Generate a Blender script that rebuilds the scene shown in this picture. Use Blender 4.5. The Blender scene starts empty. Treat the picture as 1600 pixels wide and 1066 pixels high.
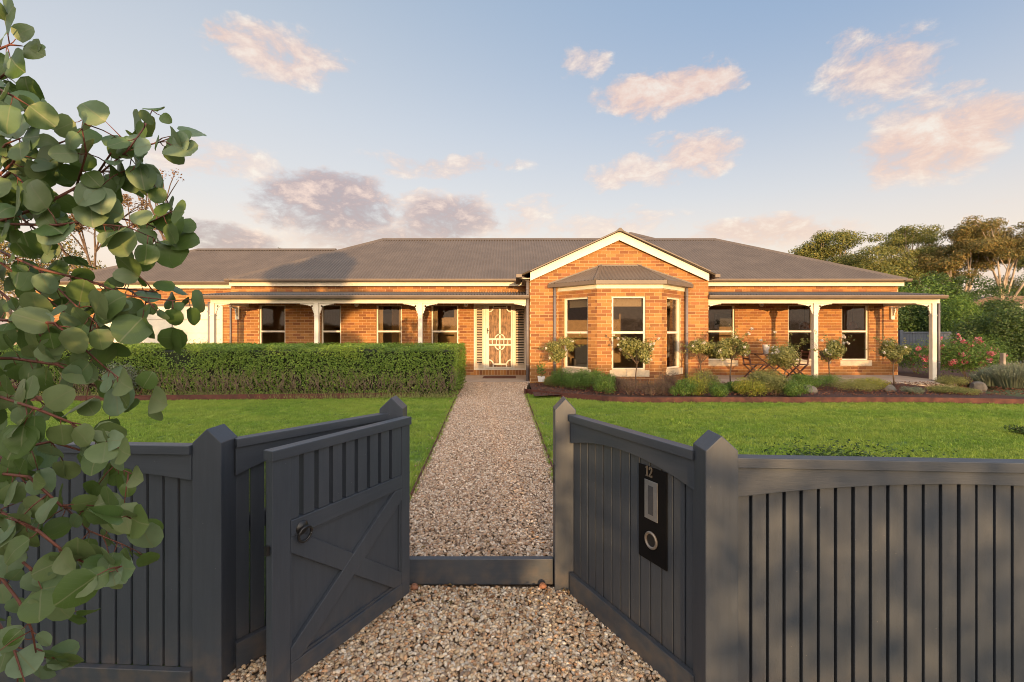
import bpy, bmesh, math, random
import numpy as np
from mathutils import Vector, Matrix
random.seed(7); RNG = np.random.default_rng(7)
R = math.radians
SC = bpy.context.scene
COL = SC.collection
# ------------------------------------------------------------------ camera
F = 730.0; HOR = 519.0; CZ = 1.62
cam = bpy.data.cameras.new('camera'); camo = bpy.data.objects.new('camera', cam); COL.objects.link(camo)
camo.location = (0, 0, CZ); camo.rotation_euler = (R(90), 0, 0)
cam.sensor_width = 36; cam.lens = 36 * F / 1600; cam.shift_y = (HOR - 533) / 1600
cam.clip_start = 0.05; cam.clip_end = 2000
SC.camera = camo
# ------------------------------------------------------------------ world, sun, exposure
SUN_EL = R(2.5); SUN_AZ = math.atan(0.11)           # sun low behind the camera, a little to the right
world = bpy.data.worlds.new("World"); SC.world = world; world.use_nodes = True
SKY_K = 0.515; NISH = 0.05; GLOW = 3.1
sun = bpy.data.lights.new('sun', 'SUN'); sun.energy = 3.3; sun.angle = R(0.42); sun.color = (1.0, 0.62, 0.28)
suno = bpy.data.objects.new('sun', sun); COL.objects.link(suno)
ld = Vector((-math.sin(SUN_AZ) * math.cos(SUN_EL), math.cos(SUN_AZ) * math.cos(SUN_EL), -math.sin(SUN_EL)))
suno.rotation_euler = ld.to_track_quat('-Z', 'Y').to_euler(); suno.location = (3, -20, 8)
SC.view_settings.view_transform = 'Standard'; SC.view_settings.look = 'None'
SC.view_settings.exposure = 0.80; SC.view_settings.gamma = 1; SC.view_settings.use_curve_mapping = False
SC.cycles.filter_width = 1.0; SC.cycles.max_bounces = 6; SC.cycles.transparent_max_bounces = 8

class NT:
    """tiny helper to write node trees"""
    def __init__(s, tree): s.t = tree; s.n = tree.nodes; s.l = tree.links
    def node(s, typ, props=None, **ins):
        n = s.n.new(typ)
        for k, v in (props or {}).items(): setattr(n, k, v)
        for k, v in ins.items():
            key = int(k[1:]) if k[0] == '_' and k[1:].isdigit() else k.replace('__', ' ')
            s.set(n.inputs[key], v)
        return n
    def set(s, sock, v):
        if isinstance(v, bpy.types.NodeSocket): s.l.new(v, sock)
        elif isinstance(v, bpy.types.Node): s.l.new(v.outputs[0], sock)
        else:
            if isinstance(v, (tuple, list)) and len(v) == 3 and sock.type == 'RGBA': v = (*v, 1)
            sock.default_value = v
    def m(s, op, a, b=0.0, c=None, clamp=False):
        n = s.n.new('ShaderNodeMath'); n.operation = op; n.use_clamp = clamp
        s.set(n.inputs[0], a); s.set(n.inputs[1], b)
        if c is not None: s.set(n.inputs[2], c)
        return n.outputs[0]
    def mix(s, f, a, b, blend='MIX'):
        n = s.n.new('ShaderNodeMixRGB'); n.blend_type = blend
        s.set(n.inputs[0], f); s.set(n.inputs[1], a); s.set(n.inputs[2], b); return n.outputs[0]
    def ramp(s, f, stops, interp='LINEAR'):
        n = s.n.new('ShaderNodeValToRGB'); cr = n.color_ramp; cr.interpolation = interp
        while len(cr.elements) < len(stops): cr.elements.new(0.5)
        for e, (p, c) in zip(cr.elements, stops):
            e.position = p; e.color = (*c, 1) if len(c) == 3 else c
        s.set(n.inputs[0], f); return n.outputs[0]
    def smooth(s, v, a, b):
        n = s.n.new('ShaderNodeMapRange'); n.interpolation_type = 'SMOOTHSTEP'
        s.set(n.inputs[0], v); n.inputs[1].default_value = a; n.inputs[2].default_value = b
        return n.outputs[0]

def lin(r, g, b):
    f = lambda c: ((c / 255 + 0.055) / 1.055) ** 2.4 if c > 10 else c / 255 / 12.92
    return (f(r), f(g), f(b))

def build_world():
    w = NT(world.node_tree); w.n.clear()
    tc = w.node('ShaderNodeTexCoord'); sep = w.node('ShaderNodeSeparateXYZ', Vector=tc.outputs['Generated'])
    x, y, z = sep.outputs
    az = w.m('ARCTAN2', x, y); el = w.m('ARCSINE', z)
    n1 = w.node('ShaderNodeCombineXYZ', X=az, Y=w.m('MULTIPLY', el, 1.8), Z=0.0)
    nd = w.node('ShaderNodeTexNoise', Vector=n1.outputs[0], Scale=7.0, Detail=6.0, Roughness=0.6)
    sp = w.node('ShaderNodeSeparateColor', Color=nd.outputs['Color'])
    az2 = w.m('ADD', az, w.m('MULTIPLY', w.m('SUBTRACT', sp.outputs[0], 0.5), 0.16))
    el2 = w.m('ADD', el, w.m('MULTIPLY', w.m('SUBTRACT', sp.outputs[1], 0.5), 0.09))
    cl = [(440, 92, 110, 30, .1, .75), (350, 62, 30, 18, .0, .8), (905, 100, 38, 18, .1, .55), (1000, 148, 70, 26, .12, .95), (1075, 128, 70, 26, .05, .95),
          (985, 268, 70, 20, .2, .7), (1095, 235, 75, 26, .1, .85), (1035, 213, 45, 10, .2, .4), (1385, 108, 100, 42, .25, .75), (1325, 72, 30, 14, .0, .5), (1500, 142, 50, 10, .1, .5),
          (1440, 235, 110, 48, .15, .95), (1520, 192, 95, 34, .05, .9), (1420, 180, 60, 26, .2, .6),
          (520, 315, 112, 44, .95, 1.), (440, 325, 60, 24, 1., .8), (700, 340, 80, 38, .7, .95), (790, 345, 70, 24, .3, .7), (700, 258, 120, 16, .6, .55), (330, 243, 110, 24, .05, .6),
          (330, 372, 120, 26, 1., .9), (1180, 366, 130, 24, .35, .8), (940, 352, 110, 22, .3, .6), (1560, 322, 60, 12, .2, .4), (850, 322, 50, 14, .1, .45), (620, 372, 160, 22, .7, .8), (100, 300, 120, 30, .3, .5)]
    dens = None; dark = None
    for (px, py, rx, ry, dk, st) in cl:
        dx = px - 800.; dy = HOR - py; h = math.hypot(F, dx)
        a0 = math.atan2(dx, F); e0 = math.atan2(dy, h)
        ra = rx * 1.25 / F * math.cos(a0) ** 2; re = ry * 1.3 / h
        d = w.m('ADD', w.m('POWER', w.m('ABSOLUTE', w.m('DIVIDE', w.m('SUBTRACT', az2, a0), ra)), 2.), w.m('POWER', w.m('ABSOLUTE', w.m('DIVIDE', w.m('SUBTRACT', el2, e0), re)), 2.))
        mk = w.m('MULTIPLY', w.smooth(d, 1.35, 0.0), st)
        dk_ = w.m('MULTIPLY', mk, dk)
        dens = mk if dens is None else w.m('MAXIMUM', dens, mk)
        dark = dk_ if dark is None else w.m('MAXIMUM', dark, dk_)
    nf = w.node('ShaderNodeTexNoise', Vector=n1.outputs[0], Scale=13.0, Detail=12.0, Roughness=0.66, Distortion=0.25)
    # loose cloud elsewhere in the sky, outside the part pictured
    ng = w.node('ShaderNodeTexNoise', Vector=tc.outputs['Generated'], Scale=3.0, Detail=8.0, Roughness=0.6)
    side = w.smooth(y, 0.35, -0.1)
    gen = w.m('MULTIPLY', w.smooth(ng.outputs[0], 0.52, 0.75), side)
    dd = w.m('MAXIMUM', dens, gen)
    cov = w.smooth(w.m('ADD', w.m('MULTIPLY', dd, 0.95), w.m('MULTIPLY', w.m('SUBTRACT', nf.outputs[0], 0.5), 2.7)), 0.16, 0.95)
    cov = w.m('MULTIPLY', cov, w.smooth(dd, 0.02, 0.35))
    # clear sky: pale pink at the horizon to soft blue, bluer to the right
    g = w.ramp(w.m('MULTIPLY', el, 1.0), [(0.0, lin(238, 206, 190)), (0.13, lin(248, 228, 214)), (0.26, lin(228, 223, 222)), (0.40, lin(212, 214, 220)), (0.62, lin(180, 192, 208)), (1.0, lin(158, 180, 206))])
    azf = w.smooth(az, -0.7, 0.8)
    g = w.mix(w.m('MULTIPLY', w.m('MULTIPLY', azf, 0.62), w.smooth(el, 0.12, 0.6)), g, lin(112, 152, 200), 'MIX')
    glow = w.ramp(w.m('ADD', w.m('MULTIPLY', nf.outputs[0], 0.6), 0.2), [(0.38, lin(222, 180, 168)), (0.49, lin(246, 206, 184)), (0.60, lin(255, 240, 224))])
    dk = w.ramp(w.m('ADD', w.m('MULTIPLY', nf.outputs[0], 0.8), 0.1), [(0.38, lin(150, 128, 136)), (0.51, lin(188, 158, 156)), (0.62, lin(250, 214, 194))])
    ccol = w.mix(w.smooth(dark, 0.12, 0.75), glow, dk)
    skyc = w.mix(w.m('MULTIPLY', cov, 0.9), g, ccol)
    ni = w.node('ShaderNodeTexSky', dict(sky_type='NISHITA', sun_disc=False, sun_elevation=SUN_EL, sun_rotation=math.pi - SUN_AZ, air_density=1.0, dust_density=1.5, ozone_density=1.5))
    # the sky brightens smoothly towards the low sun behind the viewer
    sd = w.node('ShaderNodeVectorMath', dict(operation='DOT_PRODUCT')); w.set(sd.inputs[0], tc.outputs['Generated']); sd.inputs[1].default_value = tuple(-ld)
    lobe = w.m('POWER', w.m('MAXIMUM', w.m('ADD', w.m('MULTIPLY', sd.outputs['Value'], 0.75), 0.25), 0.0), 2.0)
    skyc = w.mix(1.0, skyc, w.mix(1.0, (1.0, 0.83, 0.66, 1), w.m('MULTIPLY', lobe, GLOW), 'MULTIPLY'), 'ADD')
    bg1 = w.node('ShaderNodeBackground', Color=skyc, Strength=SKY_K)
    bg2 = w.node('ShaderNodeBackground', Color=ni.outputs[0], Strength=NISH)
    ad = w.node('ShaderNodeAddShader'); w.l.new(bg1.outputs[0], ad.inputs[0]); w.l.new(bg2.outputs[0], ad.inputs[1])
    out = w.node('ShaderNodeOutputWorld'); w.l.new(ad.outputs[0], out.inputs[0])
build_world()

# ------------------------------------------------------------------ materials
MATS = {}
def mat(name, col, rough=0.6, var=0.0, scale=8.0, bump=0.0, bscale=40.0, col2=None, spec=0.5, metal=0.0, rnd=None, stretch=None, coords='Object', trans=0.0, island=False, wvar=None):
    m = bpy.data.materials.new(name); m.use_nodes = True; w = NT(m.node_tree); b = w.n['Principled BSDF']
    tc = w.node('ShaderNodeTexCoord'); v = tc.outputs[coords]
    if stretch: v = w.node('ShaderNodeMapping', Vector=v, Scale=stretch).outputs[0]
    c2 = col2 or tuple(min(1, c * (1 + var)) for c in col); c1 = col if col2 else tuple(c * (1 - var) for c in col)
    nz = w.node('ShaderNodeTexNoise', Vector=v, Scale=scale, Detail=6.0, Roughness=0.6)
    f = w.smooth(nz.outputs[0], 0.3, 0.7)
    c = w.mix(f, (*c1, 1), (*c2, 1))
    if rnd or island:
        src = w.node('ShaderNodeNewGeometry').outputs['Random Per Island'] if island else w.node('ShaderNodeObjectInfo').outputs['Random']
        if rnd:
            k = len(rnd); rc = w.ramp(src, [(i / k + 0.001, r) for i, r in enumerate(rnd)], 'LINEAR')
            c = w.mix(0.85, c, rc)
        h = w.node('ShaderNodeHueSaturation', Color=c, Value=w.m('ADD', 0.8, w.m('MULTIPLY', w.m('FRACT', w.m('MULTIPLY', src, 17.3)), 0.4)))
        c = h.outputs[0]
    if wvar:
        wp = w.node('ShaderNodeMapping', Vector=w.node('ShaderNodeNewGeometry').outputs['Position'], Scale=(0.5, 1.3, 1.0)).outputs[0]
        a1 = w.smooth(w.node('ShaderNodeTexNoise', Vector=wp, Scale=1.1, Detail=3.0).outputs[0], 0.32, 0.68); a2 = w.smooth(w.node('ShaderNodeTexNoise', Vector=wp, Scale=6.0, Detail=4.0).outputs[0], 0.35, 0.7)
        c = w.mix(w.m('MULTIPLY', a2, 0.45), c, wvar[0]); c = w.mix(w.m('MULTIPLY', a1, 0.40), c, wvar[1])
    w.set(b.inputs['Base Color'], c)
    b.inputs['Roughness'].default_value = rough; b.inputs['Metallic'].default_value = metal
    b.inputs['Specular IOR Level'].default_value = spec
    if bump:
        nb = w.node('ShaderNodeTexNoise', Vector=v, Scale=bscale, Detail=5.0)
        bp = w.node('ShaderNodeBump', Strength=min(1, bump), Distance=0.01, Height=nb.outputs[0]); w.set(b.inputs['Normal'], bp.outputs[0])
    if trans:
        tr = w.node('ShaderNodeBsdfTranslucent', Color=c); mx = w.node('ShaderNodeMixShader', Fac=trans)
        w.l.new(b.outputs[0], mx.inputs[1]); w.l.new(tr.outputs[0], mx.inputs[2])
        w.l.new(mx.outputs[0], w.n['Material Output'].inputs[0])
    MATS[name] = m; return m
M = MATS
def paint(name, stretch):
    m = mat(name, (0.043, 0.053, 0.070), 0.40, 0.07, 5, 0.0, 60, stretch=stretch); w = NT(m.node_tree); b = w.n['Principled BSDF']
    geo = w.node('ShaderNodeNewGeometry'); tc = w.node('ShaderNodeTexCoord'); P = geo.outputs['Position']; old = b.inputs['Base Color'].links[0].from_socket
    vo = w.node('ShaderNodeTexVoronoi', Vector=P, Scale=26.0); sp = w.smooth(vo.outputs['Distance'], 0.055, 0.03)
    gate_ = w.smooth(w.node('ShaderNodeTexNoise', Vector=P, Scale=9.0).outputs[0], 0.54, 0.62)
    c = w.mix(w.m('MULTIPLY', w.m('MULTIPLY', sp, gate_), 0.5), old, (0.28, 0.27, 0.25))
    sz = w.node('ShaderNodeSeparateXYZ', Vector=P).outputs[2]
    dirt = w.m('MULTIPLY', w.smooth(sz, 0.28, 0.0), w.smooth(w.node('ShaderNodeTexNoise', Vector=P, Scale=14.0, Detail=6.0).outputs[0], 0.35, 0.75))
    c = w.mix(w.m('MULTIPLY', dirt, 0.45), c, (0.16, 0.12, 0.085))
    mv = w.node('ShaderNodeMapping', Vector=tc.outputs['Object'], Scale=stretch).outputs[0]
    gr = w.node('ShaderNodeTexNoise', Vector=mv, Scale=22.0, Detail=8.0, Roughness=0.7); cl = w.node('ShaderNodeTexNoise', Vector=P, Scale=2.3, Detail=5.0)
    c = w.mix(w.m('MULTIPLY', w.smooth(cl.outputs[0], 0.4, 0.75), 0.22), c, (0.085, 0.088, 0.095))
    w.set(b.inputs['Base Color'], c)
    w.set(b.inputs['Roughness'], w.m('ADD', 0.32, w.m('MULTIPLY', cl.outputs[0], 0.28)))
    bp = w.node('ShaderNodeBump', Strength=0.16, Distance=0.004, Height=gr.outputs[0]); w.set(b.inputs['Normal'], bp.outputs[0])
paint('fence_paint', (9, 9, 0.8))
paint('fence_paint_flat', (0.8, 9, 9))
mat('cream_paint', (0.72, 0.655, 0.52), 0.5, 0.05, 6, 0.1)
mat('sill_stone', (0.62, 0.50, 0.34), 0.7, 0.1, 9, 0.2)
mat('roof_metal', (0.140, 0.112, 0.090), 0.55, 0.10, 1.5, spec=0.4)
mat('gutter_metal', (0.15, 0.11, 0.08), 0.5, 0.08, 3)
mat('pipe_metal', (0.17, 0.15, 0.15), 0.45, 0.08, 3)
mat('mortar', (0.55, 0.36, 0.19), 0.9, 0.12, 20, 0.3, 90)
BR = [(0.32, 0.138, 0.036), (0.355, 0.165, 0.044), (0.27, 0.108, 0.034), (0.375, 0.185, 0.054), (0.325, 0.148, 0.040), (0.235, 0.090, 0.032)]
mat('brick_clay', (0.32, 0.12, 0.04), 0.85, 0.15, 25, 0.4, 80, rnd=BR, island=True)
mat('brick_single', (0.32, 0.12, 0.04), 0.85, 0.15, 25, 0.4, 80, rnd=BR)
mat('concrete', (0.42, 0.34, 0.27), 0.85, 0.15, 3, 0.3, 60)
mat('soffit', (0.55, 0.45, 0.33), 0.7)
mat('rusty_steel', (0.095, 0.028, 0.018), 0.7, 0.35, 6, 0.3, 50)
mat('mulch', (0.07, 0.026, 0.015), 0.95, 0.5, 20, 0.8, 50)
mat('mulch_chip', (0.13, 0.05, 0.028), 0.9, 0.4, 8, island=True, rnd=[(0.20, 0.07, 0.035), (0.08, 0.03, 0.02), (0.28, 0.13, 0.07), (0.12, 0.04, 0.025)])
mat('soil', (0.10, 0.075, 0.05), 0.95, 0.4, 10, 0.8, 40)
mat('ground_earth', (0.07, 0.09, 0.03), 0.95, 0.4, 0.6, 0.5, 20)
mat('lawn_base', (0.11, 0.18, 0.03), 0.95, 0.35, 1.2, 0.6, 80)
mat('asphalt', (0.055, 0.055, 0.057), 0.9, 0.25, 20, 0.4, 120)
mat('gravel_base', (0.17, 0.12, 0.08), 0.95, 0.5, 60, 0.9, 90)
mat('pebble', (0.4, 0.3, 0.2), 0.6, 0.15, 30, 0.2, 60, rnd=[(0.68, 0.49, 0.29), (0.34, 0.17, 0.08), (0.80, 0.67, 0.48), (0.58, 0.28, 0.12), (0.72, 0.53, 0.32), (0.17, 0.095, 0.055), (0.62, 0.52, 0.42), (0.84, 0.75, 0.61), (0.44, 0.27, 0.16), (0.72, 0.58, 0.40)])
mat('pebble_path', (0.4, 0.3, 0.2), 0.6, 0.15, 30, 0.2, 60, rnd=[(0.58, 0.40, 0.25), (0.26, 0.145, 0.08), (0.66, 0.49, 0.34), (0.40, 0.215, 0.12), (0.56, 0.375, 0.235), (0.14, 0.08, 0.05), (0.46, 0.35, 0.26), (0.74, 0.60, 0.46)])
mat('grass_blade', (0.13, 0.26, 0.028), 0.55, 0.2, 2, rnd=[(0.25, 0.39, 0.04), (0.34, 0.48, 0.055), (0.19, 0.33, 0.035), (0.42, 0.50, 0.10), (0.28, 0.41, 0.05)], trans=0.3, wvar=((0.13, 0.25, 0.025, 1), (0.48, 0.52, 0.09, 1)))
mat('hedge_leaf', (0.09, 0.18, 0.02), 0.5, 0.2, 3, rnd=[(0.14, 0.24, 0.025), (0.24, 0.36, 0.04), (0.08, 0.15, 0.018), (0.34, 0.44, 0.06), (0.17, 0.26, 0.03)], island=True, trans=0.3)
mat('green_leaf', (0.06, 0.13, 0.02), 0.5, 0.2, 3, rnd=[(0.09, 0.18, 0.03), (0.15, 0.26, 0.04), (0.06, 0.13, 0.022), (0.22, 0.32, 0.055)], island=True, trans=0.3)
mat('dark_leaf', (0.035, 0.08, 0.018), 0.45, 0.2, 3, rnd=[(0.035, 0.080, 0.015), (0.075, 0.13, 0.022), (0.025, 0.055, 0.012), (0.11, 0.16, 0.03)], island=True, trans=0.25)
mat('rose_leaf', (0.12, 0.15, 0.04), 0.5, 0.2, 3, rnd=[(0.20, 0.22, 0.05), (0.34, 0.33, 0.09), (0.12, 0.15, 0.035), (0.42, 0.38, 0.13)], island=True, trans=0.3)
mat('yellow_leaf', (0.35, 0.33, 0.04), 0.5, 0.2, 3, rnd=[(0.42, 0.38, 0.04), (0.25, 0.28, 0.04), (0.50, 0.44, 0.06), (0.16, 0.22, 0.03)], island=True, trans=0.3)
mat('olive_leaf', (0.16, 0.17, 0.05), 0.6, 0.2, 3, rnd=[(0.20, 0.23, 0.06), (0.29, 0.30, 0.08), (0.13, 0.16, 0.04), (0.34, 0.32, 0.11)], island=True, trans=0.3)
mat('purple_leaf', (0.16, 0.09, 0.07), 0.6, 0.2, 3, rnd=[(0.18, 0.10, 0.08), (0.11, 0.06, 0.05), (0.26, 0.17, 0.12), (0.14, 0.12, 0.06)], island=True, trans=0.2)
mat('silver_leaf', (0.22, 0.25, 0.20), 0.6, 0.2, 3, rnd=[(0.20, 0.24, 0.14), (0.12, 0.16, 0.09), (0.28, 0.29, 0.20), (0.15, 0.16, 0.09)], island=True, trans=0.2)
mat('gum_leaf', (0.11, 0.12, 0.035), 0.5, 0.2, 3, rnd=[(0.12, 0.15, 0.03), (0.30, 0.28, 0.06), (0.06, 0.085, 0.02), (0.42, 0.35, 0.08), (0.15, 0.18, 0.035)], island=True, trans=0.25)
mat('gum_leaf_rust', (0.20, 0.13, 0.045), 0.5, 0.2, 3, rnd=[(0.28, 0.21, 0.05), (0.44, 0.29, 0.08), (0.09, 0.09, 0.028), (0.18, 0.18, 0.045)], island=True, trans=0.25)
mat('dry_leaf', (0.28, 0.14, 0.06), 0.7, 0.2, 3, rnd=[(0.28, 0.14, 0.06), (0.18, 0.09, 0.05), (0.35, 0.2, 0.1), (0.2, 0.15, 0.06)], island=True, trans=0.2)
mat('white_petal', (0.75, 0.68, 0.58), 0.6, 0.1, 3, island=True, trans=0.2)
mat('pink_petal', (0.65, 0.12, 0.16), 0.6, 0.2, 3, rnd=[(0.62, 0.10, 0.15), (0.75, 0.28, 0.30), (0.55, 0.05, 0.09), (0.8, 0.4, 0.4)], island=True, trans=0.2)
mat('bark', (0.13, 0.085, 0.055), 0.9, 0.3, 6, 0.6, 30)
mat('pale_bark', (0.42, 0.33, 0.25), 0.85, 0.35, 2, 0.5, 12)
mat('hedge_twig', (0.20, 0.14, 0.09), 0.85, 0.3, 12)
mat('twig', (0.16, 0.055, 0.035), 0.6, 0.3, 20)
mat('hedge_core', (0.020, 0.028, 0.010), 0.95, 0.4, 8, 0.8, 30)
mat('stone_rock', (0.13, 0.115, 0.095), 0.9, 0.3, 6, 0.9, 14)
mat('rust_stone', (0.26, 0.12, 0.07), 0.8, 0.3, 30, 0.5, 60)
mat('white_pot', (0.7, 0.66, 0.62), 0.5, 0.04)
mat('red_timber', (0.075, 0.02, 0.012), 0.5, 0.3, 20, stretch=(1, 1, 8))
mat('black_metal', (0.012, 0.012, 0.013), 0.35, 0.2, 10, spec=0.6)
mat('black_gloss', (0.004, 0.004, 0.005), 0.6, 0.1, spec=0.15)
mat('brushed_steel', (0.36, 0.37, 0.39), 0.38, 0.08, 30, metal=0.75)
mat('digit_bronze', (0.20, 0.175, 0.15), 0.4, 0.1, 30, metal=0.6)
mat('label_plate', (0.10, 0.105, 0.12), 0.35, 0.1, 60, metal=0.5)
mat('ring_bronze', (0.30, 0.265, 0.235), 0.38, 0.08, 30, metal=0.7)
mat('room_wall', (0.52, 0.37, 0.22), 0.9, 0.1)
mat('room_floor', (0.12, 0.08, 0.05), 0.7, 0.1)
mat('curtain', (0.42, 0.31, 0.18), 0.9, 0.1, stretch=(30, 30, 1))
mat('white_fabric', (0.5, 0.45, 0.38), 0.9, 0.05)
mat('wicker', (0.50, 0.17, 0.06), 0.7, 0.3, 60)
mat('picture_dark', (0.04, 0.035, 0.03), 0.5)
mat('doormat', (0.11, 0.04, 0.025), 1.0, 0.3, 60, 0.8, 200)
mat('door_glass', (0.24, 0.14, 0.075), 0.55, 0.55, 5, 0.5, 9, stretch=(3, 3, 1), spec=0.2)
mat('shutter_cream', (0.58, 0.47, 0.33), 0.5, 0.05)
mat('shutter_void', (0.07, 0.055, 0.045), 0.8)
mat('grey_fence', (0.075, 0.09, 0.115), 0.8, 0.15, 5)
mat('house_far', (0.6, 0.55, 0.5), 0.8)
mat('tile_far', (0.16, 0.11, 0.085), 0.8)
mat('white_plastic', (0.55, 0.5, 0.42), 0.4)

def glass_mat():
    m = bpy.data.materials.new('window_glass'); m.use_nodes = True; w = NT(m.node_tree); w.n.remove(w.n['Principled BSDF'])
    tr = w.node('ShaderNodeBsdfTransparent', Color=(0.80, 0.78, 0.74))
    gl = w.node('ShaderNodeBsdfGlossy', Color=(1, 1, 1), Roughness=0.015)
    nb = w.node('ShaderNodeTexNoise', Scale=1.3, Detail=1.0)
    bp = w.node('ShaderNodeBump', Strength=0.06, Distance=0.05, Height=nb.outputs[0]); w.set(gl.inputs['Normal'], bp.outputs[0])
    fr = w.node('ShaderNodeFresnel', IOR=1.28)
    mx = w.node('ShaderNodeMixShader', Fac=w.m('MULTIPLY', fr.outputs[0], 0.8)); w.l.new(tr.outputs[0], mx.inputs[1]); w.l.new(gl.outputs[0], mx.inputs[2])
    w.l.new(mx.outputs[0], w.n['Material Output'].inputs[0]); M['window_glass'] = m
glass_mat()

def gum_leaf_mat():
    m = bpy.data.materials.new('round_leaf'); m.use_nodes = True; w = NT(m.node_tree); b = w.n['Principled BSDF']
    tc = w.node('ShaderNodeTexCoord'); sp = w.node('ShaderNodeSeparateXYZ', Vector=tc.outputs['Object']); x, y, z = sp.outputs
    rnd = w.node('ShaderNodeObjectInfo').outputs['Random']
    base = w.ramp(rnd, [(0, (0.08, 0.15, 0.03)), (0.2, (0.13, 0.20, 0.06)), (0.4, (0.21, 0.27, 0.12)), (0.6, (0.09, 0.17, 0.05)), (0.8, (0.22, 0.32, 0.20)), (1, (0.15, 0.21, 0.07))])
    nz = w.node('ShaderNodeTexNoise', Vector=tc.outputs['Object'], Scale=30.0, Detail=5.0)
    base = w.mix(w.m('MULTIPLY', w.smooth(nz.outputs[0], 0.35, 0.75), 0.3), base, (0.09, 0.14, 0.06))
    ax = w.m('ABSOLUTE', x)
    mid = w.smooth(ax, 0.0022, 0.0008)
    sv = w.m('ABSOLUTE', w.m('SINE', w.m('MULTIPLY', w.m('SUBTRACT', y, w.m('MULTIPLY', ax, 0.7)), 260.)))
    vein = w.m('MAXIMUM', w.m('MULTIPLY', mid, 0.7), w.m('MULTIPLY', w.smooth(sv, 0.12, 0.02), 0.22))
    c = w.mix(vein, base, (0.22, 0.25, 0.12))
    sl = w.smooth(w.node('ShaderNodeTexNoise', Vector=tc.outputs['Object'], Scale=55.0, Detail=2.0).outputs[0], 0.72, 0.78)
    c = w.mix(w.m('MULTIPLY', sl, w.smooth(rnd, 0.6, 0.9)), c, (0.14, 0.07, 0.035))
    w.set(b.inputs['Base Color'], c); b.inputs['Roughness'].default_value = 0.42
    tr = w.node('ShaderNodeBsdfTranslucent', Color=w.mix(0.5, c, (0.16, 0.22, 0.03))); mx = w.node('ShaderNodeMixShader', Fac=0.28)
    w.l.new(b.outputs[0], mx.inputs[1]); w.l.new(tr.outputs[0], mx.inputs[2]); w.l.new(mx.outputs[0], w.n['Material Output'].inputs[0])
    M['round_leaf'] = m
gum_leaf_mat()

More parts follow.
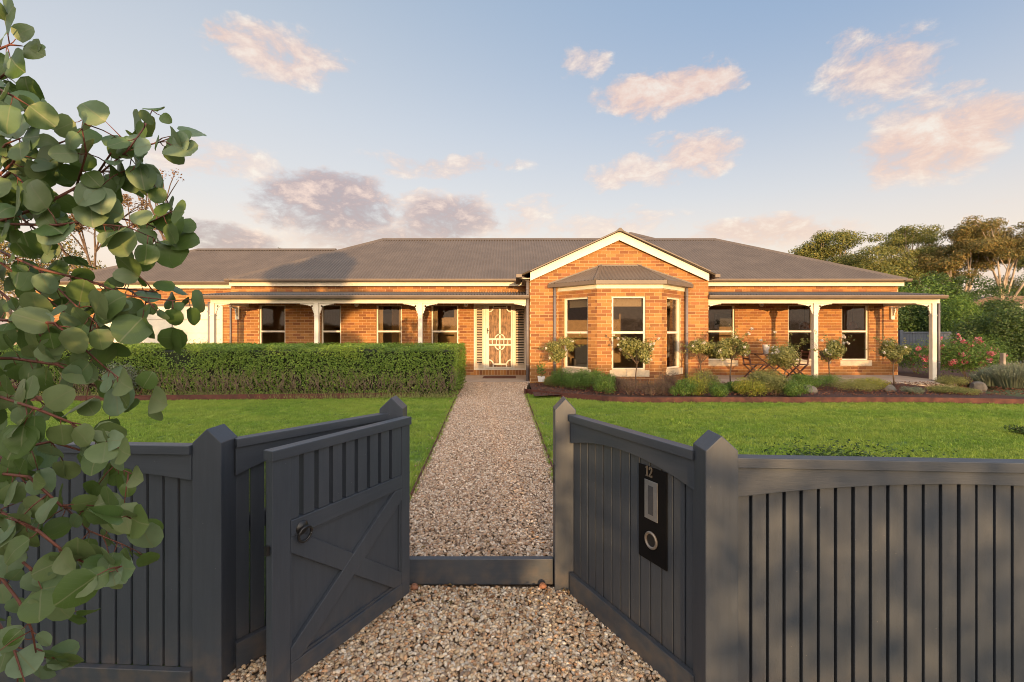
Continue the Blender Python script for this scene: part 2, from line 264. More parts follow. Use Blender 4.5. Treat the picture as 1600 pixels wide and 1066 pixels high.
# ------------------------------------------------------------------ object helpers
ORG = {}
def tag(o, label=None, cat=None, group=None, kind=None):
    if label: o['label'] = label
    if cat: o['category'] = cat
    if group: o['group'] = group
    if kind: o['kind'] = kind
    return o
def thing(name, label, cat, loc=(0, 0, 0), group=None, local=False):
    o = bpy.data.objects.new(name, None); COL.objects.link(o); o.location = loc; o.empty_display_size = 0.1
    ORG[o] = Vector((0, 0, 0)) if local else Vector(loc)
    return tag(o, label, cat, group)
class MB:
    def __init__(s): s.v = []; s.f = []
    def add(s, vs, fs):
        k = len(s.v); s.v += [tuple(p) for p in vs]; s.f += [tuple(i + k for i in f) for f in fs]; return s
    def box(s, x0, x1, y0, y1, z0, z1):
        return s.add([(x0, y0, z0), (x1, y0, z0), (x1, y1, z0), (x0, y1, z0), (x0, y0, z1), (x1, y0, z1), (x1, y1, z1), (x0, y1, z1)],
                     [(0, 3, 2, 1), (4, 5, 6, 7), (0, 1, 5, 4), (1, 2, 6, 5), (2, 3, 7, 6), (3, 0, 4, 7)])
    def bar(s, a, b, w, h, up=(0, 0, 1)):
        a = Vector(a); b = Vector(b); d = (b - a).normalized(); u = Vector(up); sd = d.cross(u)
        if sd.length < 1e-4: sd = d.cross(Vector((0, 1, 0)))
        sd.normalize(); u = sd.cross(d).normalized(); vs = []
        for p in (a, b):
            for (i, j) in ((-1, -1), (1, -1), (1, 1), (-1, 1)): vs.append(p + sd * (i * w / 2) + u * (j * h / 2))
        return s.add(vs, [(0, 1, 2, 3), (7, 6, 5, 4), (0, 4, 5, 1), (1, 5, 6, 2), (2, 6, 7, 3), (3, 7, 4, 0)])
    def prism(s, poly, fn, d0, d1):
        """poly: list of (u,v); fn(u,v,d) -> point; extruded between depths"""
        n = len(poly); vs = [fn(u, v, d0) for u, v in poly] + [fn(u, v, d1) for u, v in poly]
        fs = [tuple(range(n - 1, -1, -1)), tuple(range(n, 2 * n))] + [(i, (i + 1) % n, n + (i + 1) % n, n + i) for i in range(n)]
        return s.add(vs, fs)
    def tube(s, pts, rad, sides=6):
        pts = [Vector(p) for p in pts]; n = len(pts)
        if not hasattr(rad, '__len__'): rad = [rad] * n
        k = len(s.v); u = None
        for i, p in enumerate(pts):
            d = (pts[min(i + 1, n - 1)] - pts[max(i - 1, 0)]).normalized()
            if u is None: u = d.cross(Vector((0.3, 0.2, 1))).normalized() if abs(d.z) < 0.9 else d.cross(Vector((1, 0.1, 0))).normalized()
            else: u = (u - d * u.dot(d)).normalized()
            v = d.cross(u)
            for j in range(sides):
                a = 2 * math.pi * j / sides; s.v.append(tuple(p + (u * math.cos(a) + v * math.sin(a)) * rad[i]))
        for i in range(n - 1):
            for j in range(sides):
                j2 = (j + 1) % sides; s.f.append((k + i * sides + j, k + i * sides + j2, k + (i + 1) * sides + j2, k + (i + 1) * sides + j))
        s.f.append(tuple(k + j for j in range(sides - 1, -1, -1))); s.f.append(tuple(k + (n - 1) * sides + j for j in range(sides)))
        return s
    def lathe(s, prof, c=(0, 0, 0), seg=16, axis='z'):
        k = len(s.v)
        for (r, z) in prof:
            for j in range(seg):
                a = 2 * math.pi * j / seg
                p = (r * math.cos(a), r * math.sin(a), z) if axis == 'z' else (r * math.cos(a), z, r * math.sin(a))
                s.v.append((p[0] + c[0], p[1] + c[1], p[2] + c[2]))
        for i in range(len(prof) - 1):
            for j in range(seg):
                j2 = (j + 1) % seg; s.f.append((k + i * seg + j, k + i * seg + j2, k + (i + 1) * seg + j2, k + (i + 1) * seg + j))
        return s
    def obj(s, name, m, parent=None, smooth=False, bevel=0, **tg):
        vs = np.array(s.v, dtype=float)
        if parent is None: c = Vector(((vs[:, 0].min() + vs[:, 0].max()) / 2, (vs[:, 1].min() + vs[:, 1].max()) / 2, vs[:, 2].min()))
        else: c = Vector(tuple((vs.min(0) + vs.max(0)) / 2))
        me = bpy.data.meshes.new(name); me.from_pydata([tuple(p) for p in (vs - np.array(c))], [], s.f); me.update()
        bm = bmesh.new(); bm.from_mesh(me); bmesh.ops.recalc_face_normals(bm, faces=bm.faces); bm.to_mesh(me); bm.free()
        if smooth:
            me.polygons.foreach_set('use_smooth', [True] * len(me.polygons))
            if smooth == 'auto':
                me.polygons.foreach_set('use_smooth', [len(p.vertices) == 4 for p in me.polygons])
        return place(name, me, m, c, parent, bevel, **tg)
def place(name, me, m, c, parent=None, bevel=0, **tg):
    o = bpy.data.objects.new(name, me); COL.objects.link(o)
    if m is not None and not me.materials: me.materials.append(M[m] if isinstance(m, str) else m)
    ORG[o] = Vector(c)
    o.location = Vector(c) - (ORG[parent] if parent else Vector((0, 0, 0)))
    if parent: o.parent = parent
    if bevel:
        b = o.modifiers.new('edge', 'BEVEL'); b.width = bevel; b.segments = 2; b.limit_method = 'ANGLE'; b.angle_limit = R(40)
    return tag(o, **tg)
def quadcloud(name, V, nper, m, parent=None, faces=None, **tg):
    """V: (N*nper,3) vertex array made of N islands with the same faces"""
    V = np.asarray(V, dtype=np.float32); N = len(V) // nper
    faces = faces or [tuple(range(nper))]
    c = (V.min(0) + V.max(0)) / 2
    if parent is None: c[2] = V[:, 2].min()
    me = bpy.data.meshes.new(name); me.vertices.add(len(V)); me.vertices.foreach_set('co', (V - c).ravel())
    L = []; starts = []; tot = 0; tots = []
    for f in faces: starts.append(tot); tots.append(len(f)); tot += len(f); L += f
    base = np.arange(N)[:, None]
    idx = (base * nper + np.array(L)[None, :]).ravel()
    me.loops.add(len(idx)); me.loops.foreach_set('vertex_index', idx.astype(np.int32))
    me.polygons.add(N * len(faces)); me.polygons.foreach_set('loop_start', (base * tot + np.array(starts)[None, :]).ravel().astype(np.int32))
    me.polygons.foreach_set('loop_total', np.tile(tots, N).astype(np.int32))
    me.polygons.foreach_set('use_smooth', [False] * (N * len(faces)))
    me.update(calc_edges=True); me.validate()
    return place(name, me, m, Vector([float(x) for x in c]), parent, **tg)
def unit(a): return a / (np.linalg.norm(a, axis=1, keepdims=True) + 1e-9)
def leaves(name, P, Nrm, L, m, parent=None, W=0.55, fold=0.15, **tg):
    N = len(P); Nrm = unit(Nrm + RNG.normal(0, 0.45, (N, 3)))
    a = unit(np.cross(Nrm, RNG.normal(0, 1, (N, 3)))); b = np.cross(Nrm, a)
    L = (np.ones(N) * L * RNG.uniform(0.65, 1.25, N))[:, None]
    V = np.stack([P - a * L * .5, P + b * L * W * .5 - a * L * .05 + Nrm * L * fold, P + a * L * .5, P - b * L * W * .5 - a * L * .05 + Nrm * L * fold], 1).reshape(-1, 3)
    return quadcloud(name, V, 4, m, parent, [(0, 1, 2), (0, 2, 3)], **tg)
def clump_points(c, r, n, squash=(1, 1, 1), shell=0.5):
    d = unit(RNG.normal(0, 1, (n, 3))); rr = RNG.uniform(shell, 1, n)[:, None] ** 0.7
    return np.array(c) + d * rr * r * np.array(squash), d

def at(x, y, Y): return Vector(((x - 800) / F * Y, Y, CZ - (y - HOR) / F * Y))
def gz(Y): return 0.150 + 0.0052 * (max(Y, 3) - 3)

# ------------------------------------------------------------------ the ground
def sheet(name, poly, z, m, kind='structure', depth=0.0, zf=None, **tg):
    b = MB(); n = len(poly)
    top = [(x, y, (zf(y) if zf else z)) for x, y in poly]
    if depth: b.add(top + [(x, y, tz - depth) for (x, y, tz) in top], [tuple(range(n))] + [(i, (i + 1) % n, n + (i + 1) % n, n + i) for i in range(n)])
    else: b.add(top, [tuple(range(n))])
    return b.obj(name, m, kind=kind, **tg)
sheet('ground', [(-600, -400), (600, -400), (600, 900), (-600, 900)], -0.03, 'ground_earth')
sheet('road', [(-150, -10.5), (150, -10.5), (150, -4.2), (-150, -4.2)], -0.02, 'asphalt')
MB().box(-150, 150, -4.2, -4.05, -0.03, 0.08).obj('kerb', 'concrete', kind='structure')
fore = sheet('gravel_forecourt', [(-2.2, -3.9), (2.4, -3.9), (1.0, 2.0), (0.80, 2.1), (0.42, 3.02), (-0.72, 3.02), (-1.30, 2.3), (-1.42, 2.2)], -0.012, 'gravel_base')

# steel edging line of the bed on the right and hedge bed on the left, traced on the ground
def edge_pts(lst, z=None): # list of (px, py) of the edging's foot
    out = []
    for x, y in lst:
        Y = 9.5
        for _ in range(6): Y = (CZ - gz(Y)) * F / (y - HOR)
        out.append(((x - 800) / F * Y, Y))
    return out
bed_r = edge_pts([(819, 615), (880, 622), (950, 628), (1020, 630), (1100, 629.5), (1180, 629.5), (1260, 629.5), (1340, 629.5), (1420, 629.5), (1500, 630.5), (1600, 632.5), (1700, 636)])
bed_l = edge_pts([(714, 618), (640, 621), (540, 623), (440, 624), (340, 625), (250, 626), (130, 627), (0, 628), (-200, 629)])
pl = edge_pts([(641, 778), (680, 694), (713, 620)]); pr = edge_pts([(880, 780), (848, 690), (821, 616)])
def ext(p, q, Y): t = (Y - p[1]) / (q[1] - p[1]); return (p[0] + (q[0] - p[0]) * t, Y)
pl0 = ext(pl[0], pl[1], 3.06); pr0 = ext(pr[0], pr[1], 3.06)
path_poly = [pl0] + pl + [(-1.42, 13.22), (0.45, 13.22)] + pr[::-1] + [pr0]
path = sheet('gravel_path', path_poly, 0, 'gravel_base', zf=lambda Y: gz(Y) - 0.014, depth=0.15)
# lawns
lw_l = [(-18, 3.3), (-1.50, 2.36), (-1.28, 2.42), (-0.86, 3.04), (pl0[0] - .01, 3.07)] + [(x - 0.012, y) for x, y in pl] + bed_l[1:]
lw_r = [(pr0[0] + .01, 3.07), (0.48, 3.04), (0.92, 2.12), (18, 0.95)] + bed_r[::-1][0:1] + bed_r[::-1][1:-1] + [(x + 0.012, y) for x, y in pr[::-1]]
lawn_l = sheet('lawn', lw_l, 0, 'lawn_base', zf=lambda Y: gz(Y) - 0.012, depth=0.12)
lawn_r = sheet('lawn', lw_r, 0, 'lawn_base', zf=lambda Y: gz(Y) - 0.012, depth=0.12)
# garden beds, mounded towards the house
def bed(name, line, ymax, m, hs=0.16):
    b = MB(); n = len(line); rows = 7
    for j in range(rows):
        t = j / (rows - 1)
        for (x, y) in line:
            Y = y + (ymax - y) * t; z = gz(y) + 0.075 * (1 - t) - .015 * t + 0.03 * math.sin(x * 2.1) * math.sin(t * 3.1)
            b.v.append((x, Y, z))
    for j in range(rows - 1):
        for i in range(n - 1): b.f.append((j * n + i, j * n + i + 1, (j + 1) * n + i + 1, (j + 1) * n + i))
    return b.obj(name, m, smooth=True, kind='structure')
bedr = bed('garden_bed', [(0.47, 9.9)] + bed_r[1:], 13.24, 'mulch')
sheet('garden_bed', [(12.62, 13.15), (22, 13.15), (22, 23.6), (12.9, 23.6)], .17, 'mulch')
bedl = bed('garden_bed', bed_l, 13.24, 'soil')
def edging(line, label):
    b = MB(); n = len(line)
    for (x, y) in line:
        z = gz(y)
        b.v += [(x, y, z - .06), (x, y, z + 0.115), (x, y + 0.012, z + 0.115), (x, y + 0.012, z - .06)]
    for i in range(n - 1):
        for j in range(4): b.f.append((i * 4 + j, i * 4 + (j + 1) % 4, i * 4 + 4 + (j + 1) % 4, i * 4 + 4 + j))
    b.f += [(0, 1, 2, 3), tuple((n - 1) * 4 + k for k in (3, 2, 1, 0))]
    b.obj('steel_edging', 'rusty_steel', label=label, cat='edging')
edging([(x, y - .02) for x, y in [(0.30, 11.3), (0.31, 10.6)] + bed_r], 'rusty brown steel edging along the flower bed right of the path')
edging([(x, y - .02) for x, y in [(-1.26, 11.6), (-1.22, 10.7)] + bed_l], 'rusty brown steel edging along the foot of the clipped hedge')
for s, line in ((-1, pl), (1, pr)):
    q = [(pl0 if s < 0 else pr0)] + line
    b = MB()
    for i in range(len(q) - 1):
        b.bar((q[i][0], q[i][1] + .03, gz(q[i][1]) - .0), (q[i + 1][0], q[i + 1][1], gz(q[i + 1][1]) - .0), 0.012, 0.06)
    b.obj('path_edging', 'rusty_steel', label='thin dark edging strip between gravel path and %s lawn' % ('left' if s < 0 else 'right'), cat='edging')

# scattering with geometry nodes (uncountable gravel and grass)
def rand_f(w, a, b, seed):
    n = w.n.new('FunctionNodeRandomValue'); n.data_type = 'FLOAT'; n.inputs[2].default_value = a; n.inputs[3].default_value = b; n.inputs['Seed'].default_value = seed
    return n.outputs[1]
def rand_v(w, a, b, seed):
    n = w.n.new('FunctionNodeRandomValue'); n.data_type = 'FLOAT_VECTOR'; n.inputs[0].default_value = a; n.inputs[1].default_value = b; n.inputs['Seed'].default_value = seed
    return n.outputs[0]
LIB = bpy.data.collections.new('library')
def lib_obj(name, me, m):
    o = bpy.data.objects.new(name, me); LIB.objects.link(o); me.materials.append(M[m]); return o
def scatter(name, poly, zf, lib, density, smin, smax, seed, upright=False, dens_far=None, **tg):
    b = MB(); b.add([(x, y, zf(y)) for x, y in poly], [tuple(range(len(poly)))])
    o = b.obj(name, None, **tg)
    t = bpy.data.node_groups.new(name + '_scatter', 'GeometryNodeTree'); w = NT(t)
    t.interface.new_socket('Geometry', in_out='INPUT', socket_type='NodeSocketGeometry'); t.interface.new_socket('Geometry', in_out='OUTPUT', socket_type='NodeSocketGeometry')
    gi = w.n.new('NodeGroupInput'); go = w.n.new('NodeGroupOutput')
    d = w.n.new('GeometryNodeDistributePointsOnFaces'); w.l.new(gi.outputs[0], d.inputs[0]); d.inputs['Density'].default_value = density; d.inputs['Seed'].default_value = seed
    join = w.n.new('GeometryNodeJoinGeometry')
    gsrc = w.n.new('GeometryNodeGeometryToInstance')
    for L in lib:
        oi = w.n.new('GeometryNodeObjectInfo'); oi.inputs[0].default_value = L; oi.inputs['As Instance'].default_value = True
        w.l.new(oi.outputs['Geometry'], join.inputs[0])
    ip = w.n.new('GeometryNodeInstanceOnPoints'); w.l.new(d.outputs[0], ip.inputs[0]); w.l.new(join.outputs[0], ip.inputs['Instance']); ip.inputs['Pick Instance'].default_value = True
    if upright: w.l.new(rand_v(w, (-.25, -.25, 0), (.25, .25, 6.28), seed + 1), ip.inputs['Rotation'])
    else: w.l.new(rand_v(w, (-.7, -.7, 0), (.7, .7, 6.28), seed + 1), ip.inputs['Rotation'])
    vm = w.n.new('ShaderNodeVectorMath'); vm.operation = 'SCALE'
    w.l.new(rand_v(w, (.75, .75, .7), (1.3, 1.15, 1.2), seed + 2), vm.inputs[0]); w.l.new(rand_f(w, smin, smax, seed + 3), vm.inputs['Scale'])
    w.l.new(vm.outputs[0], ip.inputs['Scale'])
    sp = w.n.new('GeometryNodeSetPosition'); w.l.new(ip.outputs[0], sp.inputs[0]); w.l.new(rand_v(w, (0, 0, -.006), (0, 0, .006), seed + 4), sp.inputs['Offset'])
    w.l.new(sp.outputs[0], go.inputs[0])
    md = o.modifiers.new('scatter', 'NODES'); md.node_group = t
    return o
def pebble_mesh(seed, mname):
    bm = bmesh.new(); bmesh.ops.create_icosphere(bm, subdivisions=2, radius=1.0); rr = random.Random(seed)
    a = [Vector((rr.uniform(-1, 1), rr.uniform(-1, 1), rr.uniform(-1, 1))).normalized() for _ in range(7)]; k = [rr.uniform(.62, .95) for _ in a]
    for v in bm.verts:
        for n, h in zip(a, k):
            e = v.co.dot(n)
            if e > h: v.co -= n * (e - h) * 0.9
        v.co = Vector((v.co.x, v.co.y * .78, v.co.z * .58)) * .01
    me = bpy.data.meshes.new('pebble'); bm.to_mesh(me); bm.free(); me.polygons.foreach_set('use_smooth', [True] * len(me.polygons))
    return lib_obj('pebble', me, mname)
peb = [pebble_mesh(i, 'pebble') for i in range(5)]; pebp = [pebble_mesh(20 + i, 'pebble_path') for i in range(5)]
def tuft_mesh(seed, n, hgt, rad, mname):
    rr = random.Random(seed); b = MB()
    for i in range(n):
        x, y = rr.uniform(-rad, rad), rr.uniform(-rad, rad); a = rr.uniform(0, 6.28); l = hgt * rr.uniform(.55, 1.2); w_ = rr.uniform(.0014, .0026); ln = rr.uniform(.1, .75) * l
        dx, dy = math.cos(a), math.sin(a); sx, sy = -dy * w_, dx * w_
        b.add([(x - sx, y - sy, 0), (x + sx, y + sy, 0), (x + dx * ln * .35 + sx * .8, y + dy * ln * .35 + sy * .8, l * .6), (x + dx * ln * .35 - sx * .8, y + dy * ln * .35 - sy * .8, l * .6), (x + dx * ln, y + dy * ln, l * .95)],
              [(0, 1, 2, 3), (3, 2, 4)])
    me = bpy.data.meshes.new('tuft'); me.from_pydata(b.v, [], b.f); return lib_obj('tuft', me, mname)
tufts = [tuft_mesh(i, 46, .034, .055, 'grass_blade') for i in range(4)]
scatter('gravel', [(-1.6, 1.6), (1.1, 1.6), (0.80, 2.1), (0.40, 2.95), (-0.72, 2.98), (-1.30, 2.3)], lambda y: 0.0, peb, 7000, .75, 1.6, 3, kind='stuff', label='loose cream and brown pebbles on the forecourt before the gate', cat='gravel')
scatter('gravel', path_poly, lambda Y: gz(Y) - 0.004, pebp, 5200, .8, 1.65, 13, kind='stuff', label='pinkish brown pebbles covering the path to the front door', cat='gravel')
scatter('grass', lw_l, lambda Y: gz(Y) - 0.012, tufts, 330, .8, 1.25, 23, True, kind='stuff', label='short green grass of the lawn left of the path', cat='grass')
scatter('grass', lw_r, lambda Y: gz(Y) - 0.012, tufts, 330, .8, 1.25, 33, True, kind='stuff', label='short green grass of the lawn right of the path', cat='grass')

long_tufts = [tuft_mesh(40 + i, 22, .060, .030, 'grass_blade') for i in range(3)]
for nm, line, o0, o1 in (('left', [pl0] + pl, -.045, .012), ('right', [pr0] + pr, -.012, .045)):
    scatter('grass', [(x + o0, y) for x, y in line] + [(x + o1, y) for x, y in line[::-1]], lambda Y: gz(Y) - 0.012, long_tufts, 420, .5, 1.2, 51 + len(nm), True, kind='stuff', label='uneven longer grass fringing the %s edge of the gravel path' % nm, cat='grass')
    scatter('gravel', [(x + o0 * 2.5, y) for x, y in line] + [(x + o1 * 2.5, y) for x, y in line[::-1]], lambda Y: gz(Y) + .008, pebp, 160, .6, 1.2, 71 + len(nm), kind='stuff', label='stray pebbles spilled along the %s edge of the path' % nm, cat='gravel')
n = 150; yy_ = RNG.uniform(3.1, 12.5, n); xx_ = RNG.uniform(-1.1, .4, n); P_ = np.stack([xx_, yy_, .155 + .0052 * (yy_ - 3) + .012], 1); N_ = np.zeros_like(P_); N_[:, 2] = 1
leaves('fallen_leaves', P_, N_, .034, 'dry_leaf', W=.42, fold=.25, kind='stuff', label='a few dry leaves lying along the gravel path', cat='leaf litter')

# ------------------------------------------------------------------ the house
HZ = 0.207
WY = 15.4; GY = 13.4
house = thing('brick_house', 'long single storey orange brick house with grey corrugated roof and front verandahs', 'house', (2.0, WY, HZ))
BW, BH, MJ = 0.255, 0.0915, 0.012
bricks = []      # (dist, verts8) of all bricks
wall = MB()
def facade(p0, udir, width, z0, z1, opens, top=None, rowphase=0):
    """p0: (x,y) left end seen from outside, udir unit 2D; outward normal is to the right-hand side = -Y for udir=+X"""
    ux, uy = udir; nx, ny = uy, -ux
    def P(u, z, d=0): return (p0[0] + ux * u + nx * d, p0[1] + uy * u + ny * d, z)
    us = sorted(set([0, width] + [o[0] for o in opens] + [o[1] for o in opens])); zs = sorted(set([z0, z1] + [o[2] for o in opens] + [o[3] for o in opens]))
    us = [u for u in us if 0 <= u <= width]; zs = [z for z in zs if z0 <= z <= z1]
    for i in range(len(us) - 1):
        for j in range(len(zs) - 1):
            uc, zc = (us[i] + us[i + 1]) / 2, (zs[j] + zs[j + 1]) / 2
            if any(o[0] < uc < o[1] and o[2] < zc < o[3] for o in opens): continue
            for d in (0, -0.14): wall.add([P(us[i], zs[j], d), P(us[i + 1], zs[j], d), P(us[i + 1], zs[j + 1], d), P(us[i], zs[j + 1], d)], [(0, 1, 2, 3)])
    for o in opens:
        a, b_, c, d_ = o
        for (q, r_) in (((a, c), (a, d_)), ((b_, c), (b_, d_)), ((a, c), (b_, c)), ((a, d_), (b_, d_))):
            wall.add([P(q[0], q[1], .005), P(r_[0], r_[1], .005), P(r_[0], r_[1], -.14), P(q[0], q[1], -.14)], [(0, 1, 2, 3)])
    row = int(round((z0 - HZ) / BH)); z = HZ + row * BH
    if top: # gable part above z1
        xm, zt, sl = top
        wall.add([P(0, z1), P(width, z1), P(xm, z1 + min(xm, width - xm) * sl)], [(0, 1, 2)])
    zmax = z1 if not top else zt
    while z + BH * .5 < zmax:
        zc = z + BH / 2; lo, hi = 0.0, width
        if top and zc > z1:
            lo = xm - (zt - zc) / sl; hi = xm + (zt - zc) / sl
            lo, hi = max(0, lo), min(width, hi)
        iv = [(lo, hi)]
        for o in opens:
            if o[2] < zc < o[3]:
                nv = []
                for (a, b_) in iv:
                    if o[1] <= a or o[0] >= b_: nv.append((a, b_)); continue
                    if o[0] > a: nv.append((a, o[0]))
                    if o[1] < b_: nv.append((o[1], b_))
                iv = nv
        off = (0.5 * (row % 2) + rowphase) * BW
        for (a, b_) in iv:
            k = math.floor((a - off) / BW)
            while off + k * BW < b_:
                u0 = max(a, off + k * BW + (MJ / 2 if off + k * BW > a else 0)); u1 = min(b_, off + (k + 1) * BW - (MJ / 2 if off + (k + 1) * BW < b_ else 0)); k += 1
                if u1 - u0 < 0.035: continue
                d = 0.009 + random.choice((-.002, 0, .002)); zt_ = min(z + BH - MJ, zmax)
                vs = [P(u0, z, -.004), P(u1, z, -.004), P(u1, z, d), P(u0, z, d), P(u0, zt_, -.004), P(u1, zt_, -.004), P(u1, zt_, d), P(u0, zt_, d)]
                mx = sum(v[0] for v in vs) / 8; my = sum(v[1] for v in vs) / 8
                vis = 0 if zc > 0.5 else 5
                bricks.append((my + vis + (3 if u1 - u0 < .1 else 0) + (0.0 if ny < -.9 else 1.0), vs))
        row += 1; z += BH
def X_at(px, Y=WY): return (px - 800) / F * Y
def Z_at(py, Y=WY): return CZ - (py - HOR) / F * Y
FE = Z_at(447, WY) # under the fascia
WL = X_at(361)     # left end of main wall
WR = X_at(1403)
# windows on the main wall: px left, px right, top z, bottom z
WIN_L = [(405, 446), (502, 533), (588, 628), (674, 716)]
WIN_R = [(1105, 1148), (1231, 1271), (1315, 1357)]
WT = Z_at(476); WB = Z_at(563)
ops = [(X_at(a) - WL, X_at(b) - WL, WB, WT) for a, b in WIN_L]
DX0, DX1, DZ0, DZ1 = -1.262, 0.46, 0.375, 2.60
ops.append((DX0 - WL, 0.6 - WL, DZ0, DZ1))
facade((WL, WY), (1, 0), 0.6 - WL, HZ, FE + .1, ops)
R0 = 5.55
facade((R0, WY), (1, 0), WR - R0, HZ, FE + .1, [(X_at(a) - R0, X_at(b) - R0, WB, WT) for a, b in WIN_R])
# gable block
GX0, GX1 = 28 / F * GY, 306.5 / F * GY
bayx0, bayx1 = 1.34, 4.94
facade((GX0, GY), (1, 0), GX1 - GX0, HZ - .1, 3.15, [(bayx0 + .12 - GX0, bayx1 - .12 - GX0, HZ, 2.75)], top=((GX1 - GX0) / 2, 4.42, .465), rowphase=.1)
facade((GX0, WY), (0, -1), WY - GY, HZ - .1, 3.2, [])                    # side wall facing the front door
facade((GX1, GY), (0, 1), WY - GY, HZ - .1, 3.2, [])
# bay window
bf = (2.26, 3.986); BYF = 12.44; bz1 = 2.80
bwin_t = Z_at(463, BYF); bwin_b = Z_at(578, BYF)
facade((bayx0, GY), ((bf[0] - bayx0) / 1.33, (BYF - GY) / 1.33), math.hypot(bf[0] - bayx0, GY - BYF), HZ - .1, bz1, [(.20, 1.04, bwin_b, bwin_t)])
facade((bf[0], BYF), (1, 0), bf[1] - bf[0], HZ - .1, bz1, [(X_at(956, BYF) - bf[0], X_at(1008.5, BYF) - bf[0], bwin_b, bwin_t)])
facade((bf[1], BYF), ((bayx1 - bf[1]) / 1.353, (GY - BYF) / 1.353), math.hypot(bayx1 - bf[1], GY - BYF), HZ - .1, bz1, [(.28, 1.12, bwin_b, bwin_t)])
# garage front and house ends
GAY = 15.9; gd0, gd1 = X_at(150, GAY), X_at(345, GAY); gtop = Z_at(478, GAY)
facade((-16.2, GAY), (1, 0), WL + .0 + 16.2, HZ, FE + .1, [(gd0 + 16.2, gd1 + 16.2, HZ, gtop)])
facade((WL, GAY), (0, -1), GAY - WY, HZ, FE + .1, [])
facade((WR, WY), (0, 1), 7.6, HZ, FE + .1, [])
wall.box(-16.2, -16.0, GAY + .2, 22, HZ, 3.2); wall.box(-16.0, WR - .2, 22.8, 23.0, HZ, 3.2)
wl = wall.obj('wall', 'mortar', house)
bricks.sort(key=lambda t: t[0])
BF = [(0, 3, 2, 1), (4, 5, 6, 7), (3, 2, 6, 7)[::-1], (1, 2, 6, 5), (0, 3, 7, 4)]
shared = {}
nind = 0; rest = []
for d, vs in bricks:
    if nind < 300 and d < 14:
        V8 = np.array(vs); c = (V8.min(0) + V8.max(0)) / 2
        key = tuple(np.round((V8 - c).ravel(), 3))
        if key not in shared:
            me = bpy.data.meshes.new('brick'); me.from_pydata([tuple(p) for p in V8 - c], [], BF); me.update()
            bm = bmesh.new(); bm.from_mesh(me); bmesh.ops.recalc_face_normals(bm, faces=bm.faces); bm.to_mesh(me); bm.free(); shared[key] = me
        place('brick', shared[key], 'brick_single', c, wl); nind += 1
    else: rest.append(vs)
o = quadcloud('brick_courses', np.array(rest).reshape(-1, 3), 8, 'brick_clay', wl, [(0, 1, 2, 3), (4, 7, 6, 5), (3, 2, 6, 7), (1, 5, 6, 2), (0, 3, 7, 4)], kind='stuff')

# windows -----------------------------------------------------------
def window(p0, udir, w, z0, z1, tz, inset=0.06, curtains=True, sill=True, fw=0.045, label=None, blind=0):
    ux, uy = udir; nx, ny = uy, -ux
    def P(u, z, d): return (p0[0] + ux * u + nx * d, p0[1] + uy * u + ny * d, z)
    def rect(b, u0, u1, a, c, d0, d1): b.prism([(u0, a), (u1, a), (u1, c), (u0, c)], P, d0, d1)
    b = MB(); D0, D1 = -inset - .05, -inset + .02
    rect(b, 0.003, fw, z0 + .003, z1 - .003, D0, D1); rect(b, w - fw, w - .003, z0 + .003, z1 - .003, D0, D1)
    rect(b, fw, w - fw, z1 - fw, z1 - .003, D0, D1 - .002); rect(b, fw, w - fw, z0 + .003, z0 + fw, D0, D1 - .002)
    win = b.obj('window', 'cream_paint', house, **({'label': label} if label else {}))
    b = MB(); rect(b, fw, w - fw, tz - .028, tz + .028, D0 + .01, D1 + .006); b.obj('sash_rail', 'cream_paint', win)
    for (a, c) in ((z0 + fw, tz - .028), (tz + .028, z1 - fw)):
        b = MB(); rect(b, fw - .004, w - fw + .004, a - .004, c + .004, D0 + .02, D0 + .026); b.obj('pane', 'window_glass', win)
    if sill:
        b = MB(); rect(b, -.06, w + .10, z0 - .185, z0 - .003, -.10, .03); b.obj('sill', 'sill_stone', win, bevel=.008)
    if blind:
        b = MB(); rect(b, fw + .01, w - fw - .01, z1 - fw - blind, z1 - fw, -inset - .13, -inset - .115); b.obj('blind', 'curtain', win)
    if curtains:
        for side in ((0.02, 0.20 * w), (w - 0.18 * w, w - .02)):
            b = MB(); n = 14; d = -inset - .16
            for i in range(n + 1):
                u = side[0] + (side[1] - side[0]) * i / n; dd = d + .018 * math.cos(i * 2.2)
                b.v += [P(u, z0 + .02, dd), P(u, z1 - .06, dd)]
            for i in range(n): b.f.append((2 * i, 2 * i + 2, 2 * i + 3, 2 * i + 1))
            b.obj('curtain', 'curtain', win, smooth=True)
    return win
for i, (a, b) in enumerate(WIN_L): window((X_at(a), WY), (1, 0), X_at(b) - X_at(a), WB, WT, Z_at(518), curtains=i > 1)
for i, (a, b) in enumerate(WIN_R): window((X_at(a), WY), (1, 0), X_at(b) - X_at(a), WB, WT, Z_at(518), curtains=False)
def onf(p, q, t):
    L = math.hypot(q[0] - p[0], q[1] - p[1]); return (p[0] + (q[0] - p[0]) * t / L, p[1] + (q[1] - p[1]) * t / L), ((q[0] - p[0]) / L, (q[1] - p[1]) / L)
tzb = Z_at(519.7, BYF)
p, u = onf((bayx0, GY), (bf[0], BYF), .20); window(p, u, .84, bwin_b, bwin_t, tzb, curtains=False, blind=.22)
window((X_at(956, BYF), BYF), (1, 0), X_at(1008.5, BYF) - X_at(956, BYF), bwin_b, bwin_t, tzb, curtains=False, blind=.22)
p, u = onf((bf[1], BYF), (bayx1, GY), .28); window(p, u, .84, bwin_b, bwin_t, tzb, curtains=False, blind=.22)
